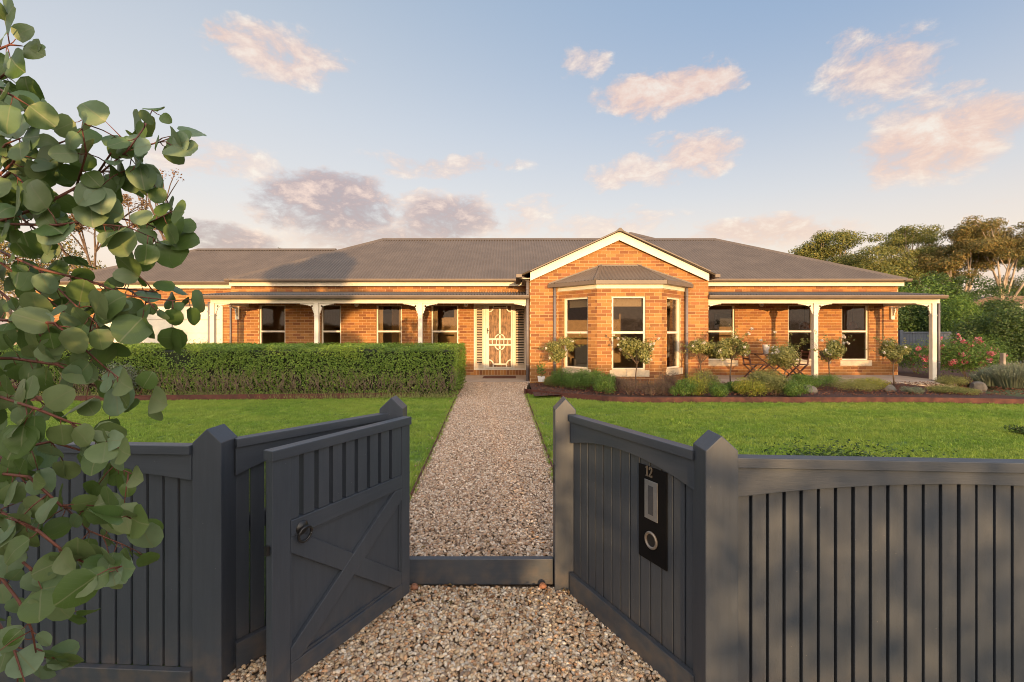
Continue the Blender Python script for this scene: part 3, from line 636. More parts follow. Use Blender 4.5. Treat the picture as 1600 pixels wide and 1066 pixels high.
# rooms behind the glass
def room(x0, x1, y0, y1, z0, z1):
    b = MB(); b.add([(x0, y0, z0), (x1, y0, z0), (x1, y1, z0), (x0, y1, z0), (x0, y0, z1), (x1, y0, z1), (x1, y1, z1), (x0, y1, z1)], [(4, 5, 6, 7), (1, 2, 6, 5), (2, 3, 7, 6), (3, 0, 4, 7), (0, 1, 2, 3)])
    b.obj('room', 'room_wall', house)
for a, b_ in ((WL + .2, -6.6), (-6.5, -4.0), (-3.9, -1.4)): room(a, b_, WY + .15, WY + 3.6, HZ + .01, 2.9)
room(5.75, WR - .2, WY + .15, WY + 4.2, HZ + .01, 2.9)
room(.75, 5.35, GY + .3, GY + 4.5, HZ + .01, 2.85)
room(-1.3, .5, WY + .35, WY + 3, HZ + .01, 2.9)

# roofs -------------------------------------------------------------
def corr(name, poly, udir, m='roof_metal', pitch=0.105, amp=0.022, parent=house, sub=6):
    poly = [Vector(p) for p in poly]; u = Vector(udir).normalized()
    nrm = Vector((0, 0, 0))
    for i in range(len(poly)): nrm += (poly[i] - poly[0]).cross(poly[(i + 1) % len(poly)] - poly[0])
    nrm.normalize()
    if nrm.z < 0: nrm = -nrm
    v = nrm.cross(u); 
    if v.z < 0: v = -v
    o0 = poly[0]; q = [((p - o0).dot(u), (p - o0).dot(v)) for p in poly]
    u0, u1 = min(a for a, _ in q) + 1e-4, max(a for a, _ in q) - 1e-4
    n = int((u1 - u0) / pitch * sub); b = MB(); cols = []
    for i in range(n + 1):
        uu = u0 + (u1 - u0) * i / n; hits = []
        for k in range(len(q)):
            (a0, b0), (a1, b1) = q[k], q[(k + 1) % len(q)]
            if (a0 - uu) * (a1 - uu) <= 0 and abs(a1 - a0) > 1e-9: hits.append(b0 + (b1 - b0) * (uu - a0) / (a1 - a0))
        if not hits: continue
        lo, hi = min(hits), max(hits); h = amp * (abs(math.cos(math.pi * uu / pitch)) ** .7 * 2 - 1)
        cols.append((o0 + u * uu + v * lo + nrm * h, o0 + u * uu + v * hi + nrm * h))
    for a, c in cols: b.v += [tuple(a), tuple(c)]
    for i in range(len(cols) - 1): b.f.append((2 * i, 2 * i + 2, 2 * i + 3, 2 * i + 1))
    return b.obj(name, m, parent, smooth=True)
def cap(a, b_, parent, w=.17, m='roof_metal'):
    mb = MB(); a = Vector(a); b_ = Vector(b_); d = (b_ - a).normalized(); s = d.cross(Vector((0, 0, 1))).normalized(); up = s.cross(d)
    prof = [(-w, -.055), (-w * .35, .02), (-.03, .045), (.03, .045), (w * .35, .02), (w, -.055)]
    for p in (a, b_):
        for (x, z) in prof: mb.v.append(tuple(p + s * x + up * z))
    n = len(prof)
    for i in range(n - 1): mb.f.append((i, i + 1, n + i + 1, n + i))
    mb.f.append(tuple(range(n))); mb.f.append(tuple(range(2 * n - 1, n - 1, -1)))
    return mb.obj('ridge_cap', 'roof_metal', parent)
EZ = 3.32; EY = 15.05
A = (-9.16, EY, EZ); B = (12.74, EY, EZ); C = (8.34, 19.2, 5.43); D = (-5.31, 19.2, 5.43); E_ = (-9.16, 23.3, EZ); G_ = (12.74, 23.3, EZ)
rf = corr('roof', [A, B, C, D], (1, 0, 0)); rl = corr('roof', [A, D, E_], (0, 1, 0)); rr = corr('roof', [B, C, G_], (0, 1, 0)); rb = corr('roof', [E_, D, C, G_], (1, 0, 0))
for a, b_ in ((A, D), (D, C), (B, C)): cap(a, b_, rf)
# garage roof
A2 = (-15.6, 15.6, 3.30); B2 = (-6.3, 15.6, 3.30); C2 = (-6.3, 18.6, 4.90); D2 = (-12.5, 18.6, 4.90); E2 = (-15.6, 21.6, 3.3)
rg = corr('roof', [A2, B2, C2, D2], (1, 0, 0)); corr('roof', [A2, D2, E2], (0, 1, 0)); corr('roof', [E2, D2, C2, (-6.3, 21.6, 3.3)], (1, 0, 0))
cap(A2, D2, rg); cap(D2, (-7.0, 18.6, 4.90), rg)
# rear pyramid roof
Ap = Vector((5.45, 21.5, 6.18)); cs = [(Ap.x + sx * 5.3, Ap.y + sy * 5.3, 3.42) for sx, sy in ((-1, -1), (1, -1), (1, 1), (-1, 1))]
rp = corr('roof', [cs[0], cs[1], Ap], (1, 0, 0)); corr('roof', [cs[1], cs[2], Ap], (0, 1, 0)); corr('roof', [cs[2], cs[3], Ap], (1, 0, 0)); corr('roof', [cs[3], cs[0], Ap], (0, 1, 0))
for k in (0, 1): cap(cs[k], Ap, rp)
# gable roof
gx0, gx1, gxm, gze, gzp = .28, 5.74, 3.05, 3.235, 4.50; gy0 = 13.16
r1 = corr('roof', [(gx0, gy0, gze), (gx0, 18.6, gze), (gxm, 18.6, gzp), (gxm, gy0, gzp)], (0, 1, 0)); corr('roof', [(gx1, gy0, gze), (gx1, 18.6, gze), (gxm, 18.6, gzp), (gxm, gy0, gzp)], (0, 1, 0))
cap((gxm, gy0 - .02, gzp + .01), (gxm, 18.0, gzp + .01), r1, .12)
for s, xe in ((-1, .52), (1, 5.60)):
    sl = (gzp - gze) / (gxm - gx0); zt = gzp - .03 - abs(gxm - xe) * sl
    b = MB(); b.prism([(gxm, gzp - .03), (xe, zt), (xe, zt - .235), (gxm, gzp - .265)], lambda u, v, d: (u, d, v), 13.27, 13.31)
    b.obj('barge_board', 'cream_paint', house)
    b = MB(); b.bar((gxm, 13.22, gzp + .0), (gxm - s * -1 * abs(gxm - xe) - (0), 13.22, gzp - abs(gxm - xe) * sl), .13, .028); b.obj('barge_flashing', 'gutter_metal', house)
# gutters, fascias, soffits
def gutter(x0, x1, y, z, h=.10, d=.11, nm='gutter'):
    prof = [(0, h), (-d * .95, h), (-d, h * .8), (-d, h * .62), (-d * .8, h * .12), (-d * .6, 0), (0, 0)]
    return MB().prism(prof, lambda u, v, dd: (dd, y + u, z + v), x0, x1).obj(nm, 'gutter_metal', house)
gutter(-9.25, .30, EY + .05, 3.245, .09); gutter(5.74, 12.86, EY + .05, 3.245, .09); gutter(-15.7, -9.25, 15.62, 3.22, .09)
def bx(name, m, x0, x1, y0, y1, z0, z1, parent=house, bevel=0, **k): return MB().box(x0, x1, y0, y1, z0, z1).obj(name, m, parent, bevel=bevel, **k)
bx('fascia', 'cream_paint', -9.22, .48, EY + .17, EY + .21, 3.12, 3.27); bx('fascia', 'cream_paint', 5.63, 12.78, EY + .17, EY + .21, 3.12, 3.27); bx('fascia', 'cream_paint', -15.6, -9.3, 15.72, 15.76, 3.09, 3.25)
bx('soffit', 'soffit', -9.2, .48, EY + .22, WY + .1, 3.215, 3.235); bx('soffit', 'soffit', 5.63, 12.76, EY + .22, WY + .1, 3.215, 3.235)
# end gutters at the gable feet
for x0, x1 in ((.12, .28), (5.74, 5.88)):
    b = MB(); b.box(x0, x1, gy0 + .02, 15.0, gze - .07, gze + .02); b.obj('gutter', 'gutter_metal', house)
bx('soffit', 'soffit', .30, .50, gy0 + .16, 15.2, gze - .10, gze - .075)
# bay roof
by0, bz = 12.30, 2.985; L_ = (1.05, GY, bz); K1 = (2.19, by0, bz); K2 = (4.06, by0, bz); R_ = (5.15, GY, bz); T1 = (2.56, GY, 3.52); T2 = (3.60, GY, 3.52)
rb1 = corr('roof', [K1, K2, T2, T1], (1, 0, 0)); corr('roof', [L_, K1, T1], (1.14, by0 - GY, 0)); corr('roof', [K2, R_, T2], (R_[0] - K2[0], GY - by0, 0))
cap(K1, T1, rb1, .10); cap(K2, T2, rb1, .10)
b = MB(); b.bar((T1[0] - .1, GY - .03, 3.52), (T2[0] + .1, GY - .03, 3.52), .10, .05); b.bar((L_[0], GY - .025, bz + .02), (T1[0] - .05, GY - .025, 3.52), .05, .04); b.bar((R_[0], GY - .025, bz + .02), (T2[0] + .05, GY - .025, 3.52), .05, .04); b.obj('flashing', 'roof_metal', house)
b = MB(); g = bz - .05
for p, q in ((L_, K1), (K1, K2), (K2, R_)): b.bar((p[0], p[1] - .03, g), (q[0], q[1] - .03, g), .09, .10)
b.obj('gutter', 'gutter_metal', house)
b = MB(); z0_, z1_ = Z_at(450.5, BYF), Z_at(444, BYF)
for p, q in (((bayx0 - .02, GY - .0), (bf[0] - .02, BYF - .04)), ((bf[0] - .02, BYF - .04), (bf[1] + .02, BYF - .04)), ((bf[1] + .02, BYF - .04), (bayx1 + .02, GY))): b.bar((p[0], p[1], (z0_ + z1_) / 2), (q[0], q[1], (z0_ + z1_) / 2), .04, z1_ - z0_ + .02)
b.obj('fascia', 'cream_paint', house)
b = MB(); b.prism([(L_[0] + .05, GY - .01), (K1[0], by0 + .03), (K2[0], by0 + .03), (R_[0] - .05, GY - .01)], lambda u, v, d: (u, v, d), bz - .10, bz - .085); b.obj('soffit', 'soffit', house)
# downpipes
def pipe(x, y, z0, z1, r=.042, cut='pipe_metal'):
    b = MB(); b.tube([(x, y, z0), (x, y, z1)], r, 10)
    for zz in (z0 + .5, (z0 + z1) / 2, z1 - .3): b.tube([(x, y, zz), (x, y, zz + .03)], r + .008, 10)
    return b.obj('downpipe', cut, house, smooth='auto')
pipe(X_at(825, 13.55) - .01, 13.52, HZ - .05, 3.15, .05); pipe(X_at(867, 13.3), 13.30, HZ, 2.93, .042); pipe(X_at(1073, 13.3), 13.30, HZ, 2.93, .042)
pipe(X_at(361.5, 15.4), 15.36, HZ, 2.9, .03); pipe(X_at(326.5, 13.6), 13.62, HZ, 2.5, .045)
b = MB(); b.tube([(X_at(825, 13.55) - .01, 13.52, 3.1), (X_at(825, 13.55) - .08, 13.5, 3.16), (.22, 13.4, 3.2)], .05, 8); b.obj('downpipe', 'pipe_metal', house, smooth=True)

# verandahs ---------------------------------------------------------
PY = 13.6; VZ0, VZ1 = Z_at(474.2, PY), Z_at(468, PY)
VY = 13.36; VG0 = Z_at(467, VY)
VL = X_at(333, PY)
def verandah(x0, x1, vx0, vx1):
    vr = corr('verandah_roof', [(x0, VY, VG0 + .105), (x1, VY, VG0 + .105), (x1, WY, 2.935), (x0, WY, 2.935)], (1, 0, 0), pitch=.085)
    gutter(x0 - .01, x1 + .02, VY + .03, VG0, .105, .11)
    bx('verandah_beam', 'cream_paint', vx0, vx1, PY - .045, PY + .045, VZ0, VZ1 + .02)
    bx('verandah_ceiling', 'soffit', x0 + .05, x1 - .05, VY + .04, WY - .02, VZ1 + .03, VZ1 + .045)
verandah(VL - .28, .47, VL - .05, .47); verandah(5.63, 12.40, 5.63, X_at(1466, PY))
for x, s in ((VL - .25, 1), (12.37, -1)): # end beams and end gutter
    xb = VL if s > 0 else X_at(1458, PY)
    bx('verandah_beam', 'cream_paint', xb - .045, xb + .045, PY + .05, WY - .02, VZ0, VZ1 + .015)
    bx('barge_flashing', 'gutter_metal', x - .03, x + .03, VY + .03, WY - .02, VG0 + .05, VG0 + .12)
def bracket_poly(s=1):
    o = [(.060, 0), (.50, 0), (.475, -.028), (.445, -.022), (.41, -.028), (.37, -.034), (.335, -.034), (.315, -.052), (.275, -.050), (.245, -.066), (.205, -.072), (.18, -.088), (.168, -.062), (.145, -.050), (.120, -.058), (.112, -.080), (.125, -.102), (.150, -.112), (.142, -.134), (.122, -.150), (.134, -.172), (.118, -.205), (.100, -.232), (.106, -.258), (.086, -.285), (.060, -.31)]
    return [(s * u, v) for u, v in o]
def post(x, sides=(-1, 1), y=PY, label=None, end=False):
    b = MB(); w = .062
    b.box(x - w, x + w, y - w - .002, y + w + .002, HZ + .03, VZ0 - .001)
    b.box(x - w - .012, x + w + .012, y - w - .014, y + w + .014, VZ0 - .36, VZ0 - .335)
    ps = b.obj('post', 'cream_paint', house, bevel=.006)
    MB().box(x - .03, x + .03, y - .03, y + .03, HZ, HZ + .03).obj('post_foot', 'pipe_metal', ps)
    for s in sides:
        MB().prism(bracket_poly(s), lambda u, v, d: (x + u, d, VZ0 + v - .002), y - .018, y + .018).obj('bracket', 'cream_paint', ps)
    if end: MB().prism(bracket_poly(1), lambda u, v, d: (x + d, y + u, VZ0 + v - .002), -.018, .018).obj('bracket', 'cream_paint', ps)
    return ps
post(VL, (1,), end=True); post(X_at(495.5, PY)); post(X_at(657, PY)); post(X_at(1273, PY)); post(X_at(1457.5, PY), (-1,), end=True)
for x, s in ((GX0 - .02 - .07 + .06, -1), (GX1 + .02 + .07 - .06, 1)): # half brackets against the gable walls
    MB().prism(bracket_poly(s), lambda u, v, d: (x + u * 1.0 - s * .07, d, VZ0 + v - .002), PY - .018, PY + .018).obj('bracket', 'cream_paint', house)
for x in (X_at(373, WY), X_at(1392, WY)): # corbels where the end beams meet the wall
    b = MB(); b.box(x - .055, x + .055, WY - .09, WY - .012, VZ0 - .42, VZ0 - .002); b.obj('corbel', 'cream_paint', house)
    MB().prism([(u, v) for u, v in bracket_poly(1)], lambda u, v, d: (x + d, WY - .05 - u, VZ0 + v - .002), -.018, .018).obj('bracket', 'cream_paint', house)
pipe(X_at(1466.5, PY), PY - .01, HZ, 2.5, .032)
# slab, threshold, mat
bx('verandah_slab', 'concrete', -9.2, GX0 - .005, 13.24, WY - .002, HZ - .22, HZ, bevel=.01); bx('verandah_slab', 'concrete', GX1 + .005, 12.62, 13.24, WY - .002, HZ - .22, HZ, bevel=.01)
th = bx('threshold', 'mortar', DX0, GX0 - .01, WY - .10, WY, HZ, DZ0 - .01)
for i in range(18):
    x = DX0 + .003 + i * (GX0 - .013 - DX0) / 18; w_ = (GX0 - .013 - DX0) / 18 - .012
    MB().box(x, x + w_, WY - .108, WY - .0, HZ + .012, DZ0 - .004).obj('brick', 'brick_single', th)
b = MB(); b.box(X_at(755, 14.6), X_at(806, 14.6), 14.25, 14.85, HZ, HZ + .022); b.obj('doormat', 'doormat', bevel=.006, label='flat reddish brown doormat before the front door', cat='doormat')

# front door --------------------------------------------------------
S7 = 7.108
def dx(cx): return X_at(720 + cx / S7, WY - .03)
def dz(cy): return Z_at(460 + cy / S7, WY - .03)
fy = WY - .03
fr = MB()
for a, b_ in ((145, 163), (252, 272), (575, 598), (716, 736)): fr.box(dx(a), dx(b_), fy - .02, fy + .10, DZ0, DZ1)
for a, b_ in ((163, 252), (272, 575), (598, 716)):
    fr.box(dx(a), dx(b_), fy - .018, fy + .10, dz(118), DZ1); fr.box(dx(a), dx(b_), fy - .018, fy + .10, DZ0, dz(824))
frame = fr.obj('door_frame', 'cream_paint', house)
door = MB()
x0, x1, z0, z1 = dx(274), dx(573), dz(822), dz(120)
def rr_(cx0, cx1, cy0, cy1, y0=fy - .035, y1=fy - .003): door.box(dx(cx0), dx(cx1), y0, y1, dz(cy1), dz(cy0))
rr_(274, 314, 120, 822); rr_(556, 573, 120, 822); rr_(314, 556, 120, 128, fy - .034); rr_(314, 556, 806, 822, fy - .034)
rr_(425, 443, 150, 490, fy - .030); rr_(425, 443, 572, 775, fy - .030); rr_(314, 556, 490, 508, fy - .032); rr_(314, 556, 552, 570, fy - .032)
for c in (350, 395, 434, 478, 522): rr_(c - 4, c + 4, 508, 552, fy - .029)
for (a, b_, c, d_) in ((360, 510, 768, 782), (360, 510, 146, 158), (354, 368, 782, 806), (502, 516, 782, 806), (354, 368, 128, 146), (502, 516, 128, 146)): rr_(a, b_, c, d_, fy - .028)
def arc(cx, cy, r, a0, a1):
    pts = [(dx(cx + r * math.cos(R(a))), fy - .018, dz(cy - r * math.sin(R(a)))) for a in np.linspace(a0, a1, 12)]
    for p, q in zip(pts[:-1], pts[1:]): door.bar(p, (q[0] + (q[0] - p[0]) * .1, q[1], q[2] + (q[2] - p[2]) * .1), .024, .038, (p[0] + q[0] - 2 * dx(cx), 0, p[2] + q[2] - 2 * dz(cy)))
arc(434, 496, 52, 0, 180); arc(434, 564, 52, 180, 360); arc(314, 775, 46, 0, 90); arc(556, 775, 46, 90, 180); arc(314, 148, 46, -90, 0); arc(556, 148, 46, 180, 270)
sd = door.obj('screen_door', 'cream_paint', house)
MB().box(dx(310), dx(560), fy + .0, fy + .006, dz(810), dz(124)).obj('door_glass', 'door_glass', sd)
b = MB(); b.box(dx(290), dx(299), fy - .045, fy - .036, dz(438), dz(375)); b.tube([(dx(294), fy - .05, dz(402)), (dx(294), fy - .085, dz(402)), (dx(318), fy - .085, dz(404))], .009, 8); b.obj('door_handle', 'black_metal', sd, smooth='auto')
for a, b_ in ((163, 252), (598, 716)):
    w0, w1 = dx(a), dx(b_); pn = MB(); pn.box(w0, w1, fy + .05, fy + .07, dz(824), dz(118)); sh = pn.obj('shutter', 'shutter_void', house)
    st = MB(); e = .045
    st.box(w0, w0 + e, fy + .0, fy + .045, dz(824), dz(118)); st.box(w1 - e, w1, fy + .0, fy + .045, dz(824), dz(118))
    st.box(w0 + e, w1 - e, fy + .001, fy + .045, dz(824), dz(780)); st.box(w0 + e, w1 - e, fy + .001, fy + .045, dz(165), dz(118)); st.box(w0, w1, fy - .012, fy + .0, dz(581), dz(570)); st.obj('shutter_frame', 'shutter_cream', sh)
    k = 0; cy = 182
    while cy < 775:
        if not 560 < cy < 590:
            z = dz(cy); MB().prism([(-.006, -.026), (.030, .010), (.026, .016), (-.010, -.020)], lambda u, v, d: (d, fy + .012 + u, z + v), w0 + e, w1 - e).obj('slat', 'shutter_cream', sh)
        cy += 28
# porch lights
for px in (557, 728, 1190):
    Y = 14.75; p = at(px, 478, Y); top = VZ1 + .03
    t = thing('ceiling_lantern', {557: 'small glass lantern under the verandah near the second window from the left', 728: 'small glass lantern hanging left of the front door', 1190: 'small glass lantern under the right verandah above the folding table'}[px], 'lantern', (p.x, Y, top), group='verandah lanterns')
    MB().lathe([(.0, top - .002), (.05, top - .002), (.05, top - .02), (.012, top - .03), (.012, top - .07)], (p.x, Y, 0), 12).obj('mount', 'black_metal', t)
    MB().lathe([(.035, top - .07), (.07, top - .10), (.06, top - .15), (.03, top - .18), (.0, top - .185)], (p.x, Y, 0), 8).obj('glass_shade', 'white_plastic', t)
# garage door
gd = MB().box(gd0, gd1, GAY + .02, GAY + .05, HZ, gtop).obj('garage_door', 'cream_paint', house, label='wide cream sectional garage door')
nrow = 5
for i in range(nrow):
    z0 = HZ + .01 + (gtop - HZ - .02) * i / nrow; z1 = HZ + .01 + (gtop - HZ - .02) * (i + 1) / nrow - .012
    MB().box(gd0 + .02, gd1 - .02, GAY - .012, GAY + .018, z0, z1).obj('panel', 'cream_paint', gd, bevel=.006)
bx('door_frame', 'cream_paint', gd1 - .0, gd1 + .09, GAY - .05, GAY - .013, HZ, gtop); bx('door_frame', 'gutter_metal', gd0, gd1, GAY - .05, GAY - .013, gtop, gtop + .05)

# things indoors ----------------------------------------------------
for px, lb in ((1257.5, 'round woven pendant lamp behind the second window of the right verandah'), (1332, 'round woven pendant lamp behind the rightmost window')):
    Y = 17.0; p = at(px, 509, Y)
    t = thing('pendant_lamp', lb, 'lamp', (p.x, Y, p.z), group='pendant lamps')
    MB().lathe([(.02, .15), (.07, .135), (.13, .07), (.165, -.02), (.15, -.12), (.14, -.12), (.15, -.02), (.12, .06), (.0, .13)], (p.x, Y, p.z), 16).obj('lamp_shade', 'wicker', t, smooth=True)
    MB().tube([(p.x, Y, p.z + .14), (p.x, Y, 2.88)], .006, 6).obj('cord', 'black_metal', t)
def chair(name, label, p, m, back=.95):
    t = thing(name, label, 'armchair', p)
    x, y, z = p
    MB().box(x - .3, x + .3, y - .3, y + .25, z + .12, z + .45).obj('seat', m, t, bevel=.05)
    MB().prism([(.2, .4), (.34, .4), (.42, back), (.30, back + .02)], lambda u, v, d: (x + d, y + u, z + v), -.28, .28).obj('backrest', m, t, bevel=.04)
    for sx in (-1, 1): MB().box(x + sx * .33 - .05, x + sx * .33 + .05, y - .28, y + .25, z + .1, z + .6).obj('armrest', m, t, bevel=.03)
    for sx in (-.25, .25):
        for sy in (-.22, .2): MB().box(x + sx - .02, x + sx + .02, y + sy - .02, y + sy + .02, z, z + .115).obj('leg', 'black_metal', t)
p = at(914, 570, 14.2); chair('armchair', 'pale upholstered armchair inside the left face of the bay window', (p.x, 14.2, HZ + .012), 'white_fabric', 1.0)
p = at(611, 518, 17.6); b = MB(); b.box(p.x - .46, p.x + .46, 17.6, 18.1, HZ + .012, 2.35); wd = b.obj('indoor_door', 'white_fabric', label='pale indoor door, built as a tall box, seen through the third window from the left', cat='indoor_door', bevel=.01)  # tall box standing in for a pale door indoors
for k in (0, 1): MB().box(p.x - .44 + k * .445, p.x - .44 + k * .445 + .435, 17.575, 17.598, HZ + .06, 2.3).obj('door', 'shutter_cream', wd)
b = MB(); p = at(1137, 501, 19.3); b.box(p.x - .42, p.x + .35, 19.55, 19.6, p.z - .25, p.z + .3)
t = b.obj('framed_picture', 'picture_dark', label='framed picture on the wall seen through the window beside the gable', cat='picture')
b = MB(); p = at(1302, 560, 18.6); b.box(p.x - 1.2, p.x + 1.9, 18.6, 19.1, HZ + .02, HZ + .92); sb = b.obj('sideboard', 'room_floor', label='low dark sideboard inside behind the right verandah windows', cat='sideboard', bevel=.01)

# verandah furniture ------------------------------------------------
def xleg(b, x, y0, y1, z0, z1, wdt, th=.03):
    b.bar((x - wdt / 2, y0, z0), (x + wdt / 2, y0, z1), .02, .04, (0, 1, 0)); b.bar((x + wdt / 2, y0 + .025, z0), (x - wdt / 2, y0 + .025, z1), .02, .04, (0, 1, 0))
def folding(name, label, cat, x, y, w, d, h, back=None, grp=None):
    t = thing(name, label, cat, (x, y, HZ), group=grp)
    z = HZ
    for i in range(6):
        yy = y - d / 2 + d * i / 6
        MB().box(x - w / 2, x + w / 2, yy + .004, yy + d / 6 - .004, z + h - .02, z + h).obj('slat', 'red_timber', t)
    for sy in (-1, 1):
        yy = y + sy * (d / 2 - .05)
        for k, s in enumerate((-1, 1)):
            MB().bar((x - s * w * .42, yy + k * .022, z + .01), (x + s * w * .42, yy + k * .022, z + h - .02), .028, .05, (0, 1, 0)).obj('leg', 'red_timber', t)
    MB().bar((x - w * .3, y - d / 2 + .05, z + .12), (x - w * .3, y + d / 2 - .05, z + .12), .02, .03).obj('stretcher', 'red_timber', t)
    if back:
        s = back
        for yy in (y - d / 2 + .03, y + d / 2 - .03): MB().bar((x + s * w * .4, yy, z + h), (x + s * w * .55, yy, z + h + .42), .02, .04).obj('back_post', 'red_timber', t)
        for k in range(3): MB().bar((x + s * w * (.45 + .035 * k), y - d / 2 + .03, z + h + .16 + .1 * k), (x + s * w * (.45 + .035 * k), y + d / 2 - .03, z + h + .16 + .1 * k), .018, .05).obj('back_slat', 'red_timber', t)
    return t
tx = X_at(1210, 14.5)
folding('folding_table', 'dark red slatted folding table on the right verandah', 'table', tx, 14.5, 1.1, .7, .74)
folding('folding_chair', 'dark red folding chair at the left end of the verandah table', 'chair', X_at(1178, 14.2), 14.2, .5, .46, .44, back=-1, grp='folding chairs on the verandah')
folding('folding_chair', 'dark red folding chair at the right end of the verandah table', 'chair', X_at(1245, 14.2), 14.2, .5, .46, .44, back=1, grp='folding chairs on the verandah')
p = at(1197, 556, 14.45)
MB().lathe([(.0, 0), (.075, 0), (.105, .26), (.112, .28), (.10, .28), (.09, .24), (.0, .23)], (p.x, 14.45, HZ + .742), 18).obj('planter', 'white_pot', smooth=True, label='cream round pot standing on the verandah table', cat='pot')

# ------------------------------------------------------------------ fences and gate (dark painted timber)
def FP(m='fence_paint'): return m
def post_obj(name, label, x0, x1, y0, y1, zs, zp, grp='dark fence posts'):
    xm = (x0 + x1) / 2
    b = MB(); b.prism([(x0, -.05), (x1, -.05), (x1, zs), (xm, zp), (x0, zs)], lambda u, v, d: (u, d, v), y0, y1)
    return b.obj(name, 'fence_paint', bevel=.004, label=label, cat='fence post', group=grp)
post_obj('fence_post', 'near dark post with pointed top right of the open gate', .790, .925, 1.907, 2.042, 1.134, 1.196)
post_obj('fence_post', 'near dark post with pointed top left of the open gate', -1.471, -1.336, 2.147, 2.280, 1.110, 1.175)
hp = post_obj('gate_post', 'slim far post on the right side of the gate opening', .267, .400, 2.913, 3.045, 1.134, 1.205)
post_obj('gate_post', 'slim far post behind the hinged edge of the open gate', -.838, -.690, 2.95, 3.08, 1.134, 1.205)
b = MB(); b.box(.262, .2665, 2.96, 2.995, .66, .78); b.obj('latch_keeper', 'black_metal', label='small black latch keeper on the right gate post', cat='latch')
MB().box(-.688, .265, 2.985, 3.03, .005, .168).obj('sill_board', 'fence_paint_flat', bevel=.004, label='low dark timber board across the gate opening', cat='board')

def panel(name, label, cat, p, q, zb, zt, pitch, gap, depth_fn, capd=.062, cap_h=.042, brail=(.02, .13), grp=None, sl_th=.02, lined=False):
    """p->q run seen from the street left to right; local frame u along, d outwards (towards viewer)"""
    t = thing(name, label, cat, (p[0], p[1], 0), group=grp, local=True)
    L = math.hypot(q[0] - p[0], q[1] - p[1]); t.rotation_euler = (0, 0, math.atan2(q[1] - p[1], q[0] - p[0]))
    # local: x along, -y towards viewer
    n = max(1, int(round(L / pitch))); pt = L / n
    for i in range(n):
        u0 = i * pt + gap / 2 + random.uniform(-.0015, .0015); u1 = (i + 1) * pt - gap / 2 + random.uniform(-.0015, .0015)
        if i == 0: u0 = .001
        if i == n - 1: u1 = L - .001
        um = (u0 + u1) / 2; dpt = random.uniform(-.001, .001)
        MB().box(u0, u1, -.002 + dpt, sl_th - .002 + dpt, zb + .012, zt - cap_h - .02).obj('slat', 'fence_paint', t, bevel=.0022)
    if lined:  # second row of slats closing the gaps from the garden side
        for i in range(1, n): MB().box(i * pt - .018, i * pt + .018, sl_th + .003, sl_th + .016, zb + .012, zt - cap_h - .02).obj('backing_slat', 'fence_paint', t)
    m = 24
    poly = [(.0, zt - cap_h - .001), (L, zt - cap_h - .001)] + [(L * (1 - k / m), zt - cap_h - depth_fn(1 - k / m)) for k in range(m + 1)]
    MB().prism([(u, v) for u, v in poly], lambda u, v, d: (u, d, v), -.026, -.004).obj('arched_board', 'fence_paint_flat', t, bevel=.002)
    MB().box(.0, L, -.040, capd - .040, zt - cap_h, zt).obj('cap_rail', 'fence_paint_flat', t, bevel=.003)
    MB().box(.0, L, -.034, -.0045, brail[0], brail[1]).obj('bottom_rail', 'fence_paint_flat', t, bevel=.003)
    MB().box(.0, L, sl_th + .018, sl_th + .055, .62, .70).obj('rear_rail', 'fence_paint_flat', t)
    return t
arch = lambda a, b_: (lambda s: a - (a - b_) * max(0., 1 - (2 * s - 1) ** 2 * 1.0) ** 1.0)
rslope = -.068
panel('slatted_fence', 'dark slatted fence panel running right from the near right post', 'fence', (.927, 1.955), (2.83, 1.955 + rslope * 1.9), .08, 1.104, .0692, .012, arch(.125, .052), brail=(.0, .07), lined=True)
lsl = .055
panel('slatted_fence', 'dark slatted fence panel at left behind the eucalyptus leaves', 'fence', (-3.4, 2.172 + lsl * 1.93), (-1.472, 2.172), .05, 1.100, .077, .012, arch(.12, .052), brail=(-.02, .065))
wing_r = panel('wing_fence', 'dark slatted wing panel with the letterbox, right of the gravel', 'fence', (.385, 2.90), (.815, 2.035), .10, 1.108, .073, .0075, arch(.135, .068), brail=(.0, .13), sl_th=.018, lined=True)
wing_l = panel('wing_fence', 'dark slatted wing panel half hidden behind the open gate', 'fence', (-1.345, 2.255), (-.80, 2.99), .10, 1.108, .078, .010, arch(.135, .06), brail=(.0, .13), sl_th=.018)

# the gate leaf
GL = .910; g0 = (-1.035, 2.010); g1 = (-.620, 2.820)
gate = thing('timber_gate', 'open dark timber gate with cross bracing, slats and a black ring handle', 'gate', (g0[0], g0[1], 0), local=True)
gate.rotation_euler = (0, 0, math.atan2(g1[1] - g0[1], g1[0] - g0[0]))
def gb(name, u0, u1, d0, d1, z0, z1, m='fence_paint', bevel=.003): return MB().box(u0, u1, d0, d1, z0, z1).obj(name, m, gate, bevel=bevel)
ZB, ZT = .050, 1.062
